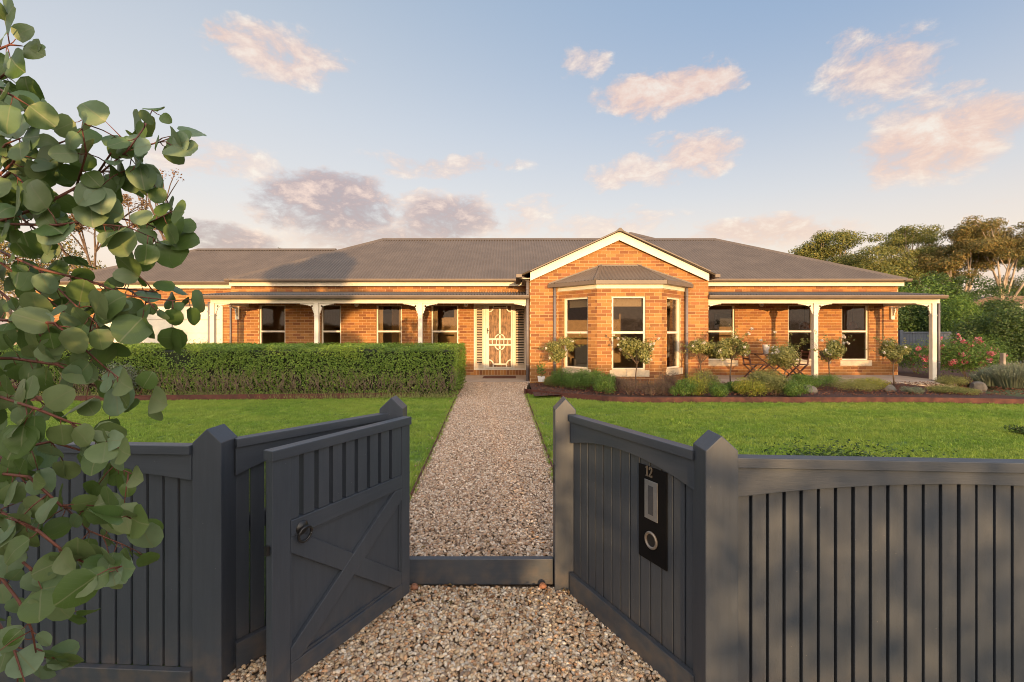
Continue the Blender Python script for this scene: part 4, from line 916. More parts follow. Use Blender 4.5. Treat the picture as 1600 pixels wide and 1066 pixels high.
# d<0 is the side facing the viewer
gb('stile', 0, .092, -.004, .036, ZB, ZT); gb('stile', GL - .072, GL, -.004, .036, ZB, ZT)
gb('top_cap', -.006, GL + .006, -.014, .046, ZT + .001, ZT + .047, 'fence_paint_flat')
gb('middle_rail', .093, GL - .073, -.006, .034, .700, .776, 'fence_paint_flat'); gb('bottom_rail', .093, GL - .073, -.006, .034, ZB, ZB + .085, 'fence_paint_flat')
gb('backing_panel', .093, GL - .073, .016, .028, ZB + .086, .699)
gs = [.165, .258, .353, .444, .5345, .630, .724, .821]; us = [.093 / .91] + gs + [(GL - .073) / .91]
for i in range(len(us) - 1):
    a = us[i] * GL + (.0125 if i else .0); c = us[i + 1] * GL - (.0125 if i < len(us) - 2 else .0)
    gb('slat', a, c, .000, .034, .777, ZT, bevel=.002)
px0, px1, pz0, pz1 = .093, GL - .073, ZB + .086, .699
def diag(a, c, name, d0, w_=.088):
    a = Vector((a[0], 0, a[1])); c = Vector((c[0], 0, c[1])); dr = (c - a).normalized(); nr = Vector((-dr.z, 0, dr.x)) * w_ / 2
    # clip band against the rectangle
    poly = [a - dr * .3 + nr, c + dr * .3 + nr, c + dr * .3 - nr, a - dr * .3 - nr]; poly = [(p.x, p.z) for p in poly]
    for (ax, val, sg) in ((0, px0, 1), (0, px1, -1), (1, pz0, 1), (1, pz1, -1)):
        out = []
        for i in range(len(poly)):
            P_, Q_ = poly[i], poly[(i + 1) % len(poly)]; ip, iq = (P_[ax] - val) * sg >= 0, (Q_[ax] - val) * sg >= 0
            if ip: out.append(P_)
            if ip != iq:
                tt = (val - P_[ax]) / (Q_[ax] - P_[ax]); out.append((P_[0] + (Q_[0] - P_[0]) * tt, P_[1] + (Q_[1] - P_[1]) * tt))
        poly = out
    MB().prism(poly, lambda u, v, d: (u, d, v), d0, .0155).obj(name, 'fence_paint', gate, bevel=.0025)
diag((px0 + .01, pz0 + .02), (px1 - .01, pz1 - .02), 'cross_brace', -.006)
diag((px0 + .01, pz1 - .02), (px1 - .01, pz0 + .02), 'cross_brace', -.0035)
b = MB(); e = .012
for (a, c) in (((px0, pz0), (px1, pz0)), ((px0, pz1), (px1, pz1)), ((px0, pz0), (px0, pz1)), ((px1, pz0), (px1, pz1))):
    if a[0] == c[0]: b.box(min(a[0] - (0 if a[0] == px0 else e), 9), a[0] + (e if a[0] == px0 else 0), .004, .0158, pz0 + .001, pz1 - .001)
    else: b.box(px0 + e, px1 - e, .0042, .0158, (pz0 if a[1] == pz0 else pz1 - e), (pz0 + e if a[1] == pz0 else pz1))
b.obj('moulding', 'fence_paint', gate)
hx, hz = .150, .705
MB().lathe([(.0, -.020), (.014, -.018), (.030, -.010), (.033, -.0062), (.033, -.006)], (hx, 0, hz + .02), 20, 'y').obj('handle_plate', 'black_metal', gate, smooth=True)
ring = [(hx + .034 * math.cos(a), -.026 - .006 * math.sin(a), hz - .006 + .034 * math.sin(a)) for a in np.linspace(0, 2 * math.pi, 25)]
MB().tube(ring, .0062, 8).obj('ring_handle', 'black_metal', gate, smooth=True)
b = MB(); b.tube([(hx, -.012, hz + .026), (hx, -.030, hz + .026)], .008, 8); b.obj('handle_boss', 'black_metal', gate, smooth=True)
MB().box(-.018, -.004, .006, .022, .66, .70).obj('latch', 'black_metal', gate)
for z in (.2, .95): MB().tube([(GL + .006, .02, z), (GL + .006, .02, z + .09)], .009, 8).obj('hinge', 'black_metal', gate)
MB().bar((-1.145, 2.30, .70), (-1.10, 2.26, .70), .016, .024).obj('gate_catch', 'black_metal', label='black metal catch on the left wing panel behind the gate', cat='latch')

# letterbox on the right wing
lb = thing('letterbox', 'black letterbox plate with house number 12, steel slot plate and ring', 'letterbox', (.385, 2.90, 0), local=True)
lb.rotation_euler = wing_r.rotation_euler
WL_ = math.hypot(.43, .865)
def wing_u(px): # parameter along wing from a picture column
    k = (px - 800) / F; ux, uy = .43 / WL_, -.865 / WL_; return (k * 2.90 - .385) / (ux - k * uy)
u0, u1 = wing_u(1000), wing_u(1044)
def wz(px, py): u = wing_u(px); return CZ - (py - HOR) / F * (2.90 - .865 / WL_ * u)
zt_ = wz(1000, 724); zb_ = wz(1000, 868); zt2 = wz(1044, 738); zb2 = wz(1044, 890)
zp0, zp1 = (zb_ + zb2) / 2, (zt_ + zt2) / 2
MB().box(u0, u1, -.009, -.0035, zp0, zp1).obj('backplate', 'black_gloss', lb, bevel=.001)
um = (u0 + u1) / 2; W_ = u1 - u0
s0, s1 = u0 + W_ * .24, u0 + W_ * .70; sz1 = wz(1012, 748); sz0 = wz(1012, 808)
MB().box(s0, s1, -.013, -.0095, sz0, sz1).obj('slot_plate', 'brushed_steel', lb, bevel=.001)
MB().box(s0 + (s1 - s0) * .3, s1 - (s1 - s0) * .3, -.0145, -.0132, sz0 + .025, sz1 - .025).obj('name_strip', 'label_plate', lb)
cz_ = wz(1020, 844); cu = u0 + W_ * .47; rr0, rr1 = .030, .043
MB().lathe([(rr0, -.0085), (rr0, -.014), (rr0 + .004, -.0175), (rr1 - .004, -.0175), (rr1, -.014), (rr1, -.0085)], (cu, 0, cz_), 40, 'y').obj('ring', 'ring_bronze', lb, smooth=False)
MB().lathe([(.0, -.0098), (rr0, -.0098)], (cu, 0, cz_), 24, 'y').obj('round_hole', 'black_metal', lb)
dh = .052; dz0 = wz(1020, 746) ; k = dh
one = [(.05, 0), (.37, 0), (.37, .1), (.28, .1), (.28, 1.), (.2, 1.), (.16, .92), (.04, .86), (.04, .76), (.14, .79), (.14, .1), (.05, .1)]
two = [(.48, 0), (.92, 0), (.92, .22), (.86, .22), (.84, .13), (.66, .13), (.80, .36), (.92, .56), (.93, .78), (.86, .93), (.72, 1.), (.57, .96), (.49, .84), (.50, .70), (.60, .66), (.66, .74), (.62, .82), (.69, .88), (.78, .82), (.79, .66), (.74, .50), (.60, .30), (.48, .14)]
for nm, pg in (('digit_one', one), ('digit_two', two)):
    MB().prism([(u0 + W_ * .27 + (a) * k * .95, dz0 + b_ * k) for a, b_ in pg], lambda u, v, d: (u, d, v), -.013, -.0092).obj(nm, 'digit_bronze', lb)

# ------------------------------------------------------------------ hedge
def hedge_obj():
    t = thing('clipped_hedge', 'long clipped green box hedge in front of the left verandah', 'hedge', (-5.2, 11.2, .25))
    x0, x1, y0, y1, z0, z1 = -11.5, -1.20, 10.12, 12.3, .24, 1.33
    n = 240000; P = RNG.uniform((x0, y0, z0), (x1, y1, z1), (n, 3))
    # rounded box distance + lumps
    def sd(P):
        c = np.array([(x0 + x1) / 2, (y0 + y1) / 2, (z0 + z1) / 2]); h = np.array([(x1 - x0) / 2, (y1 - y0) / 2, (z1 - z0) / 2]) - .10
        q = np.abs(P - c) - h; qq = np.maximum(q, 0); return np.linalg.norm(qq, axis=1) + np.minimum(q.max(1), 0) - .10
    lump = .05 * np.sin(P[:, 0] * 1.7 + 2 * P[:, 1]) * np.sin(P[:, 2] * 5 + P[:, 0]) + .045 * np.sin(P[:, 0] * 3.1 + P[:, 2] * 2) + .03 * np.sin(P[:, 0] * 7.3 + P[:, 1] * 5 + 1) + .02 * np.sin(P[:, 2] * 9 + P[:, 0] * 4)
    d = sd(P) + lump
    front = (P[:, 1] < 11.0) | (P[:, 2] > 1.05) | (P[:, 0] > -1.6)
    keep = (d > -.14) & (d < .03) & front
    P = P[keep]; d = d[keep]
    low = np.clip((P[:, 2] - z0) / .35, 0, 1); k2 = RNG.uniform(0, 1, len(P)) < (.24 + .76 * low); P = P[k2]
    c = np.array([(x0 + x1) / 2, 11.2, .55]); Nn = np.zeros_like(P)
    Nn[:, 1] = -1.0 * (P[:, 1] < y0 + .25); Nn[:, 2] = .5 + (P[:, 2] > z1 - .2) * 1.0; Nn[:, 0] = (P[:, 0] > x1 - .25) * 1.0
    P = np.repeat(P, 3, 0) + RNG.normal(0, .015, (len(P) * 3, 3)); Nn = np.repeat(Nn, 3, 0)
    leaves('foliage', P, Nn, .038, 'hedge_leaf', t, W=.6)
    b = MB(); b.box(x0 + .16, x1 - .16, y0 + .16, y1 - .1, z0, z1 - .14); b.obj('dark_core', 'hedge_core', t)  # plain dark box so the hedge cannot be seen through
    b = MB()
    for i in range(620):
        x = random.uniform(x0, x1); z = z0 + random.uniform(0, .2); y = y0 + random.uniform(-.05, .06); pts = [(x, y + .1, z)]
        for k in range(4): x += random.uniform(-.09, .09); z += random.uniform(.04, .16); pts.append((x, y + random.uniform(-.03, .05), z))
        b.tube(pts, [.007, .006, .005, .003, .002], 4)
    b.obj('stems', 'hedge_twig', t)
    # long grass fringe at the foot
    n = 2600; x = RNG.uniform(x0, x1, n); y = RNG.uniform(y0 - .22, y0 + .1, n); h = RNG.uniform(.06, .2, n) * (0.4 + RNG.uniform(0, 1, n)); a = RNG.uniform(0, 6.28, n); wv = .004
    B0 = np.stack([x - wv, y, np.full(n, .22)], 1); B1 = np.stack([x + wv, y, np.full(n, .22)], 1); Tp = np.stack([x + np.cos(a) * h * .4, y + np.sin(a) * h * .3, .22 + h], 1)
    quadcloud('grass_fringe', np.stack([B0, B1, Tp], 1).reshape(-1, 3), 3, 'olive_leaf', t, kind='stuff')
hedge_obj()

# ------------------------------------------------------------------ plants
def shrub(name, label, cat, c, r, m, n=1500, L=.04, clumps=9, grp=None, flowers=None, nf=0, W=.5, up=.3, core=True, stems=True, mflower='pink_petal', Lf=.05):
    t = thing(name, label, cat, (c[0], c[1], c[2]), group=grp)
    rx, ry, rz = r; Ps = []; Ds = []
    for k in range(clumps):
        a = RNG.uniform(0, 6.28); rr_ = RNG.uniform(0, .62) ** .7; cc = (c[0] + rx * rr_ * math.cos(a), c[1] + ry * rr_ * math.sin(a), c[2] + rz * RNG.uniform(.35, .72))
        s = RNG.uniform(.38, .58); P, D_ = clump_points(cc, s, n // clumps, (rx, ry, rz * .75), .35); Ps.append(P); Ds.append(D_)
    P = np.concatenate(Ps); D_ = np.concatenate(Ds); k = P[:, 2] > c[2] - .01; P = P[k]; D_ = D_[k]; D_[:, 2] += up
    leaves('foliage', P, D_, L, m, t, W=W)
    if stems:
        b = MB()
        for k in range(9):
            a = random.uniform(0, 6.28); q = random.uniform(.2, .7)
            b.tube([(c[0] + .03 * math.cos(a), c[1] + .03 * math.sin(a), c[2] - .03), (c[0] + rx * q * .5 * math.cos(a), c[1] + ry * q * .5 * math.sin(a), c[2] + rz * .4), (c[0] + rx * q * math.cos(a), c[1] + ry * q * math.sin(a), c[2] + rz * .85)], [.009, .006, .003], 4)
        b.obj('stems', 'bark', t)
    if nf:
        idx = RNG.choice(len(P), nf); FP_ = P[idx] + D_[idx] * .02
        for i in range(min(nf, 60)):
            q = FP_[i]; pp, dd = clump_points(q, Lf * .5, 14, shell=.2)
            leaves('flower', pp, dd, Lf * .6, mflower, t, W=.8, fold=.3)
    return t
def standard_rose(label, px, base_y, top_y, cy, rad, nf, Y, m='rose_leaf', n=3600, wide=1.0):
    rad *= 1.08
    x = X_at(px, Y); zb = .24; zc = Z_at(cy, Y); rz = rad / F * Y * .85; rx = rad / F * Y * wide
    t = thing('standard_rose', label, 'rose tree', (x, Y, zb), group='standard roses along the flower bed')
    ln_ = random.uniform(-.05, .05)
    MB().tube([(x + .01 + ln_, Y, zb - .05), (x - .012 + ln_ * .6, Y, zb + .3), (x + .006, Y + .01, zc - rz * .75), (x, Y, zc)], [.02, .016, .015, .01], 7).obj('trunk', 'bark', t, smooth=True)
    Ps = []; Ds = []
    for k in range(11):
        a = RNG.uniform(0, 6.28); e = RNG.uniform(-.8, 1.2); q = RNG.uniform(.35, .72)
        cc = (x + rx * q * math.cos(a) * math.cos(e), Y + rx * q * math.sin(a) * math.cos(e), zc + rz * q * math.sin(e))
        P, D_ = clump_points(cc, RNG.uniform(.24, .42) * rx, n // 11, (1, 1, .9), .1); Ps.append(P); Ds.append(D_)
    for k in range(7): # shoots reaching out
        a = RNG.uniform(0, 6.28); d = np.array([math.cos(a), math.sin(a) * .5, RNG.uniform(0, 1.)]); d /= np.linalg.norm(d)
        s = RNG.uniform(.7, 1.35, 16)[:, None]; P = np.array([x, Y, zc]) + d * s * rx + RNG.normal(0, .02, (16, 3)); Ps.append(P); Ds.append(np.tile(d, (16, 1)))
    P = np.concatenate(Ps); D_ = np.concatenate(Ds); D_[:, 2] += .3
    leaves('foliage', P, D_, .052, m, t, W=.65)
    b = MB()
    for k in range(12):
        a = random.uniform(0, 6.28); q = random.uniform(.5, 1.0); b.tube([(x, Y, zc - rz * .7), (x + rx * .4 * q * math.cos(a), Y + rx * .4 * q * math.sin(a), zc - rz * .2), (x + rx * q * math.cos(a), Y + rx * q * math.sin(a), zc + rz * random.uniform(-.2, .8))], [.008, .005, .002], 4)
    b.obj('branches', 'bark', t)
    far = P[np.linalg.norm((P - np.array([x, Y, zc])) / np.array([rx, rx, rz]), axis=1) > .7]
    for i in range(nf):
        q = far[RNG.integers(len(far))]; pp, dd = clump_points(q + np.array([0, -.02, .0]), .028, 16, shell=.2)
        leaves('flower', pp, dd, .046, 'white_petal', t, W=.8, fold=.3)
standard_rose('leafy standard rose with few blooms left of the bay window', 878, 590, 525, 546, 27, 5, 12.35)
standard_rose('standard rose with pale buds in front of the centre bay window', 995, 590, 525, 549, 32, 14, 11.75)
standard_rose('standard rose at the right corner of the gable wall', 1095, 590, 530, 551, 27, 8, 12.2)
standard_rose('standard rose with pale trunk left of the verandah table', 1143, 600, 525, 544, 29, 10, 11.8)
standard_rose('wide low crowned standard rose in front of the verandah table', 1227, 598, 545, 560, 31, 14, 12.0, n=3800, wide=1.15)
standard_rose('standard rose with large white blooms beside the middle verandah post', 1295, 590, 530, 549, 26, 18, 12.2, m='rose_leaf', n=2600)
standard_rose('standard rose left of the end verandah post', 1396, 600, 530, 552, 25, 7, 12.0)

def bedshrub(px, py, Y, rx, rz, label, m, name='garden_shrub', cat='shrub', n=1300, L=.04, ry=None, **k):
    x = X_at(px, Y); r = rx / F * Y
    return shrub(name, label, cat, (x, Y, gz(9.6) + .04), (r, ry or r * .8, rz), m, n=n, L=L, grp='low shrubs along the flower bed', **k)
BS = [(880, 12.1, 22, .34, 'small bright green shrub left end of the flower bed', 'green_leaf'), (905, 11.6, 20, .33, 'bright green shrub under the left face of the bay', 'green_leaf'), (935, 11.4, 24, .32, 'rounded green shrub below the left corner of the bay', 'green_leaf'), (948, 10.9, 20, .28, 'low green shrub just before the purple tinged plants', 'green_leaf'),
      (985, 11.0, 24, .30, 'dry purplish shrub below the centre bay window', 'purple_leaf'), (1018, 10.9, 26, .30, 'brown purple twiggy shrub below the right corner of the bay', 'purple_leaf'), (1045, 11.6, 16, .34, 'dusty purple shrub by the right bay downpipe', 'purple_leaf'),
      (1068, 10.7, 20, .27, 'blue green shrub beside the yellow flowering shrub', 'green_leaf'), (1092, 10.9, 26, .34, 'green shrub with yellow tips below the gable corner', 'yellow_leaf'), (1118, 10.6, 18, .26, 'small green shrub right of the gable corner', 'green_leaf'),
      (1172, 10.8, 24, .30, 'bright yellow green shrub left of the grey rocks', 'yellow_leaf'), (1180, 11.5, 26, .36, 'olive bushy shrub in front of the folding table', 'olive_leaf'), (1212, 10.9, 24, .33, 'olive green shrub in front of the low crowned rose', 'olive_leaf'), (1240, 10.7, 22, .28, 'green shrub leaning on the first rock', 'green_leaf')]
BS += [(862, 12.3, 14, .2, 'low olive tuft beside the white pot', 'olive_leaf'), (920, 12.2, 20, .36, 'taller green shrub against the left bay sill', 'green_leaf'), (965, 11.9, 18, .26, 'small dry shrub at the left foot of the centre bay window', 'purple_leaf'), (1105, 11.9, 20, .34, 'olive shrub close to the gable corner wall', 'olive_leaf'), (1150, 11.3, 16, .2, 'tiny dark green plant on the mulch left of the yellow shrub', 'green_leaf'), (1198, 11.9, 24, .36, 'olive shrub behind the yellow green one', 'olive_leaf'), (1258, 12.2, 24, .26, 'dark green shrub at the foot of the middle verandah post', 'green_leaf'), (1040, 10.9, 18, .24, 'grey brown low shrub at the steel edging', 'purple_leaf')]
for (px, Y, rx, rz, lbl, m) in BS: bedshrub(px, 0, Y - (.75 if px > 960 else .35), rx * 1.1, rz * 1.42, lbl, m, clumps=14, n=3600 if m != 'purple_leaf' else 2600, L=.034 if m != 'purple_leaf' else .026, W=.5 if m != 'purple_leaf' else .35)
for (px, Y, rx, rz, lbl, m) in [(1285, 11.7, 30, .26, 'dark green spreading ground cover right of the first rock', 'green_leaf'), (1335, 11.0, 42, .24, 'wide mossy green mound in the middle of the right bed', 'olive_leaf'), (1365, 11.3, 30, .22, 'yellow green mound left of the small rock', 'yellow_leaf'), (1427, 10.5, 16, .12, 'small silvery ground cover plant on the mulch', 'silver_leaf'), (1470, 10.6, 34, .14, 'flat olive ground cover left of the large rock', 'olive_leaf'), (1505, 10.4, 32, .12, 'flat grey green ground cover at the steel edging', 'olive_leaf'), (1485, 12.0, 26, .22, 'grey green mound at the foot of the end post', 'olive_leaf')]:
    bedshrub(px, 0, Y, rx, rz * 1.35, lbl, m, name='ground_cover', cat='ground cover', n=4200, L=.026, W=.4, clumps=12, stems=False)
for k in range(0): pass
# rocks
def rock(px, py, Y, s, label):
    x = X_at(px, Y); bm = bmesh.new(); bmesh.ops.create_icosphere(bm, subdivisions=3, radius=1); rr_ = random.Random(px)
    a = [Vector((rr_.uniform(-1, 1), rr_.uniform(-1, 1), rr_.uniform(-.5, 1))).normalized() for _ in range(10)]; kk = [rr_.uniform(.55, .9) for _ in a]
    for v in bm.verts:
        for n_, h in zip(a, kk):
            e = v.co.dot(n_)
            if e > h: v.co -= n_ * (e - h) * .95
        v.co = Vector((v.co.x * s[0], v.co.y * s[1], v.co.z * s[2]))
    me = bpy.data.meshes.new('garden_rock'); bm.to_mesh(me); bm.free()
    o = place('garden_rock', me, 'stone_rock', (x, Y, .30), None, label=label, cat='rock', group='rocks in the flower bed')
rock(1264, 607, 10.5, (.17, .15, .15), 'rounded grey rock leaning against the green shrub'); rock(1391, 607, 10.9, (.14, .12, .10), 'small grey rock right of the yellow green mound'); rock(1529, 605, 10.9, (.24, .18, .17), 'large grey rock near the lavender bush')
# mulch chips
n = 5200; x = RNG.uniform(.6, 13.5, n); y = RNG.uniform(9.9, 13.1, n); P = np.stack([x, y, np.interp(y, [9.9, 13.2], [.268, .205]) + RNG.uniform(0, .03, n)], 1)
Nn = np.zeros_like(P); Nn[:, 2] = 1
leaves('bark_mulch', P, Nn, .055, 'mulch_chip', W=.35, fold=.2, kind='stuff', label='reddish brown bark mulch between the plants of the right bed', cat='mulch')
n = 340; P = np.stack([RNG.uniform(-.66, .8, n), RNG.uniform(2.05, 2.97, n), RNG.uniform(.012, .022, n)], 1); w_ = RNG.uniform(0, 1, n) < np.clip((P[:, 1] - 2.3) / .7, .12, 1) ** 3; P = P[w_]; Nn = np.zeros_like(P); Nn[:, 2] = 1
leaves('fallen_leaves', P, Nn, .038, 'dry_leaf', W=.42, fold=.25, kind='stuff', label='dry brown leaves fallen on the gravel before the sill board', cat='leaf litter')
for x, y, lb_ in ((-.615, 2.93, 'rust coloured stone at the left end of the sill board'), (.19, 2.94, 'rust coloured stone at the right end of the sill board')):
    bm = bmesh.new(); bmesh.ops.create_icosphere(bm, subdivisions=2, radius=.026)
    for v in bm.verts: v.co = Vector((v.co.x, v.co.y * .8, v.co.z * .75)) * (1 + .18 * math.sin(v.co.x * 90 + v.co.z * 60))
    me = bpy.data.meshes.new('stone'); bm.to_mesh(me); bm.free(); place('stone', me, 'rust_stone', (x, y, .022), label=lb_, cat='stone')
# pot beside the downpipe
t = thing('potted_plant', 'small leafy plant in a white square pot by the gable corner', 'potted plant', (X_at(845.5, 12.7), 12.7, .28))
x = X_at(845.5, 12.7); y = 12.7
MB().prism([(-.075, .0), (.075, .0), (.10, .15), (-.10, .15)], lambda u, v, d: (x + u, y + d, .27 + v), -.09, .09).obj('pot', 'white_pot', t, bevel=.008)
P, D_ = clump_points((x, y, .62), .17, 150, (1, 1, 1.5), .1); leaves('foliage', P, D_, .06, 'green_leaf', t)
MB().tube([(x, y, .40), (x + .01, y, .6), (x, y, .8)], [.006, .005, .003], 5).obj('stem', 'bark', t)
# pink rose bush at the end of the verandah and its neighbours
shrub('rose_bush', 'large rose bush covered in pink blooms beyond the end verandah post', 'rose bush', (X_at(1512, 14.2), 14.2, .25), (1.5, 1.0, 1.30), 'green_leaf', n=13000, L=.055, clumps=30, nf=60, Lf=.15)
shrub('rose_bush', 'dark rose bush with few red blooms behind the end verandah post', 'rose bush', (X_at(1432, 16.2), 16.2, .2), (1.15, .8, 1.15), 'green_leaf', n=5000, L=.055, clumps=16, nf=16, Lf=.13)
def spiky(label, c, r, h, n, m='silver_leaf'):
    t = thing('lavender_bush', label, 'lavender', c)
    a = RNG.uniform(0, 6.28, n); q = RNG.uniform(0, 1, n) ** .6; bx_, by_ = np.cos(a) * q * r * .6, np.sin(a) * q * r * .6; hh = h * RNG.uniform(.55, 1.1, n) * (1 - .35 * q); lean = q * .75
    for_ = []
    tx_, ty_ = bx_ + np.cos(a) * hh * lean, by_ + np.sin(a) * hh * lean; w_ = .006
    B0 = np.stack([c[0] + bx_ - w_, c[1] + by_, np.full(n, c[2])], 1); B1 = B0 + np.array([2 * w_, 0, 0]); M1 = np.stack([c[0] + (bx_ + tx_) / 2 + w_ * 1.4, c[1] + (by_ + ty_) / 2, c[2] + hh * .6], 1); M0 = M1 - np.array([w_ * 2.8, 0, 0]); T_ = np.stack([c[0] + tx_, c[1] + ty_, c[2] + hh], 1)
    quadcloud('foliage', np.stack([B0, B1, M1, T_, M0], 1).reshape(-1, 3), 5, m, t, [(0, 1, 2, 4), (4, 2, 3)])
    P = np.stack([c[0] + tx_, c[1] + ty_, c[2] + hh], 1)[: n // 2]; Nn = np.tile([0, -1., .3], (len(P), 1)); leaves('flower_spikes', P, Nn, .045, m, t, W=.4)
spiky('grey green lavender bush at the right edge of the bed', (X_at(1585, 11.6), 11.6, .25), .62, .62, 3600)
spiky('smaller lavender bush in front of the pink rose bush', (X_at(1548, 11.9), 11.9, .25), .40, .42, 1600)
MB().box(X_at(1568, 13), X_at(1572, 13), 13, 13.1, .2, Z_at(552, 13)).obj('timber_stake', 'pale_bark', label='weathered timber stake behind the lavender bush', cat='stake')
# variegated shrub at the left end of the hedge, and twiggy plant by the garage
shrub('variegated_shrub', 'pale speckled shrub at the left end of the clipped hedge', 'shrub', (X_at(190, 9.9), 9.9, .24), (.42, .35, .75), 'silver_leaf', n=3000, L=.04, clumps=14)
shrub('garage_shrub', 'thin yellow green shrub in front of the garage door', 'shrub', (X_at(312, 14.5), 14.5, .2), (.75, .4, 1.35), 'yellow_leaf', n=700, L=.05, clumps=14)
for px, lb in ((385, 'small green shrub tips above the hedge below the first window'), (700, 'small green shrub tips above the hedge by the fourth window'), (565, 'small green shrub tips above the hedge by the third window')):
    shrub('verandah_shrub', lb, 'shrub', (X_at(px, 13.0), 13.0, .2), (.5, .25, 1.22), 'green_leaf', n=600, L=.05, clumps=8, grp='shrubs between hedge and verandah')
# shrub peeking over the near fence at the right
shrub('fence_shrub', 'dark green shrub peeking over the right fence', 'shrub', (2.16, 2.95, .15), (.62, .34, .74), 'dark_leaf', n=26000, L=.026, clumps=40, W=.5)
shrub('lawn_shrub', 'small dark shrub on the lawn edge at far right', 'shrub', (7.25, 6.6, .16), (.26, .2, .14), 'dark_leaf', n=500, L=.035, clumps=6)

# ------------------------------------------------------------------ trees in the background
def tree(name, label, cat, x, y, h, crown, m, bark='pale_bark', n=16000, L=.22, lean=0, limbs=7, clumps=24, crown_z=.55, flat=.6, seed=0, grp=None, density=1, openness=.0, trunk_r=.25, z0=0, clump_r=.30):
    rr_ = random.Random(seed * 31 + 5); t = thing(name, label, cat, (x, y, z0), group=grp)
    b = MB(); th = h * crown_z * .75; base = Vector((x, y, z0 - .1)); fork = Vector((x + lean * .5, y, z0 + th))
    b.tube([base, base.lerp(fork, .5) + Vector((rr_.uniform(-.2, .2), 0, 0)), fork], [trunk_r, trunk_r * .8, trunk_r * .6], 8)
    ends = []
    for i in range(limbs):
        a = 2 * math.pi * i / limbs + rr_.uniform(-.3, .3); q = rr_.uniform(.35, .85)
        e = Vector((x + lean + crown * q * math.cos(a), y + crown * q * math.sin(a), z0 + h * rr_.uniform(crown_z + .12, .95)))
        st = base.lerp(fork, rr_.uniform(.55, 1.0)); m1 = st.lerp(e, .4) + Vector((rr_.uniform(-.4, .4), rr_.uniform(-.4, .4), rr_.uniform(-.2, .5))); m2 = st.lerp(e, .75) + Vector((rr_.uniform(-.3, .3), rr_.uniform(-.3, .3), rr_.uniform(0, .5)))
        b.tube([st, m1, m2, e], [trunk_r * .5, trunk_r * .34, trunk_r * .2, trunk_r * .08], 6); ends.append(e)
        for k in range(3):
            e2 = m2.lerp(e, rr_.uniform(0, 1)) + Vector((rr_.uniform(-1, 1), rr_.uniform(-1, 1), rr_.uniform(.1, 1))) * crown * .28
            b.tube([m1.lerp(m2, rr_.uniform(.3, 1)), m2.lerp(e2, .6), e2], [trunk_r * .18, trunk_r * .1, trunk_r * .04], 5); ends.append(e2)
    b.obj('trunk', bark, t, smooth=True)
    Ps = []; Ds = []
    cent = [np.array(e) for e in ends]
    while len(cent) < clumps + len(ends):
        a = rr_.uniform(0, 6.28); q = math.sqrt(rr_.uniform(0, 1)) * .95; zz = crown_z + (1 - crown_z) * (rr_.uniform(.25, 1) * math.sqrt(max(0, 1 - q * q * .8)))
        cent.append(np.array([x + lean + crown * q * math.cos(a), y + crown * q * math.sin(a), z0 + h * zz - crown * .1]))
    per = n // len(cent)
    for cc in cent:
        s = crown * rr_.uniform(clump_r * .6, clump_r * 1.35); P, D_ = clump_points(cc, s, int(per * (s / (crown * clump_r)) ** 2 * .9) + 10, (1, 1, flat), .25); k = RNG.uniform(0, 1, len(P)) > openness; Ps.append(P[k]); Ds.append(D_[k])
    P = np.concatenate(Ps); D_ = np.concatenate(Ds); D_[:, 2] += .4
    leaves('crown', P, D_, L, m, t, W=.5)
    return t
def bgtree(lb, px, top, Y, rpx, m, **k):
    h = Z_at(top, Y); return tree('gum_tree', lb, 'tree', X_at(px, Y), Y, h, rpx / F * Y, m, seed=int(px), grp='tall gum trees beyond the house', **k)
bgtree('dense dark gum tree just right of the roof ridge, lowest of the row', 1238, 376, 46, 48, 'gum_leaf', crown_z=.2, n=42000, clumps=52, L=.17)
bgtree('rounded olive gum tree above the right end of the roof', 1300, 352, 44, 52, 'gum_leaf', crown_z=.2, n=56000, clumps=66, L=.17)
bgtree('broad dark green gum tree with low hanging crown', 1372, 362, 40, 58, 'gum_leaf', crown_z=.15, n=56000, clumps=70, L=.16)
bgtree('tall open gum tree with sky showing through its crown', 1436, 343, 42, 50, 'gum_leaf', crown_z=.42, n=24000, clumps=22, openness=.1, trunk_r=.3, L=.16)
bgtree('tall gum tree with rusty orange foliage', 1492, 338, 38, 50, 'gum_leaf_rust', crown_z=.45, n=30000, clumps=26, trunk_r=.24, L=.16)
bgtree('tall umbrella shaped gum with pale spreading limbs at far right', 1562, 338, 36, 62, 'gum_leaf_rust', crown_z=.62, n=26000, clumps=18, trunk_r=.2, limbs=8, flat=.5, lean=.4, L=.15)
bgtree('dark gum tree cut by the right edge of the picture', 1655, 350, 40, 70, 'gum_leaf', crown_z=.45, n=24000, clumps=30, L=.16)
bgtree('mid height green tree filling the gap beside the house corner', 1440, 412, 36, 50, 'dark_leaf', crown_z=.1, n=26000, clumps=40, L=.15)
bgtree('mid height green tree below the umbrella shaped gum', 1515, 418, 34, 46, 'dark_leaf', crown_z=.1, n=22000, clumps=36, L=.14)
bgtree('mid height dark tree behind the neighbouring house', 1590, 428, 55, 50, 'dark_leaf', crown_z=.1, n=14000, clumps=30, L=.2)
def low(lb, px, top, Y, rpx, m, n=9000, L=.13, nm='tall_shrub'):
    x = X_at(px, Y); h = Z_at(top, Y); return shrub(nm, lb, 'tall shrub', (x, Y, 0.), (rpx / F * Y, rpx / F * Y * .7, h), m, n=n, L=L, clumps=26, grp='tall shrubs along the right boundary')
low('dark dense shrub behind the grey fence beside the house corner', 1440, 462, 27, 48, 'dark_leaf', 12000, .14)
low('tall dark shrub left of the sunlit one behind the grey fence', 1400, 440, 30, 45, 'green_leaf', 10000, .16)
low('sunlit green shrub behind the grey fence', 1508, 456, 25, 42, 'green_leaf', 13000, .11)
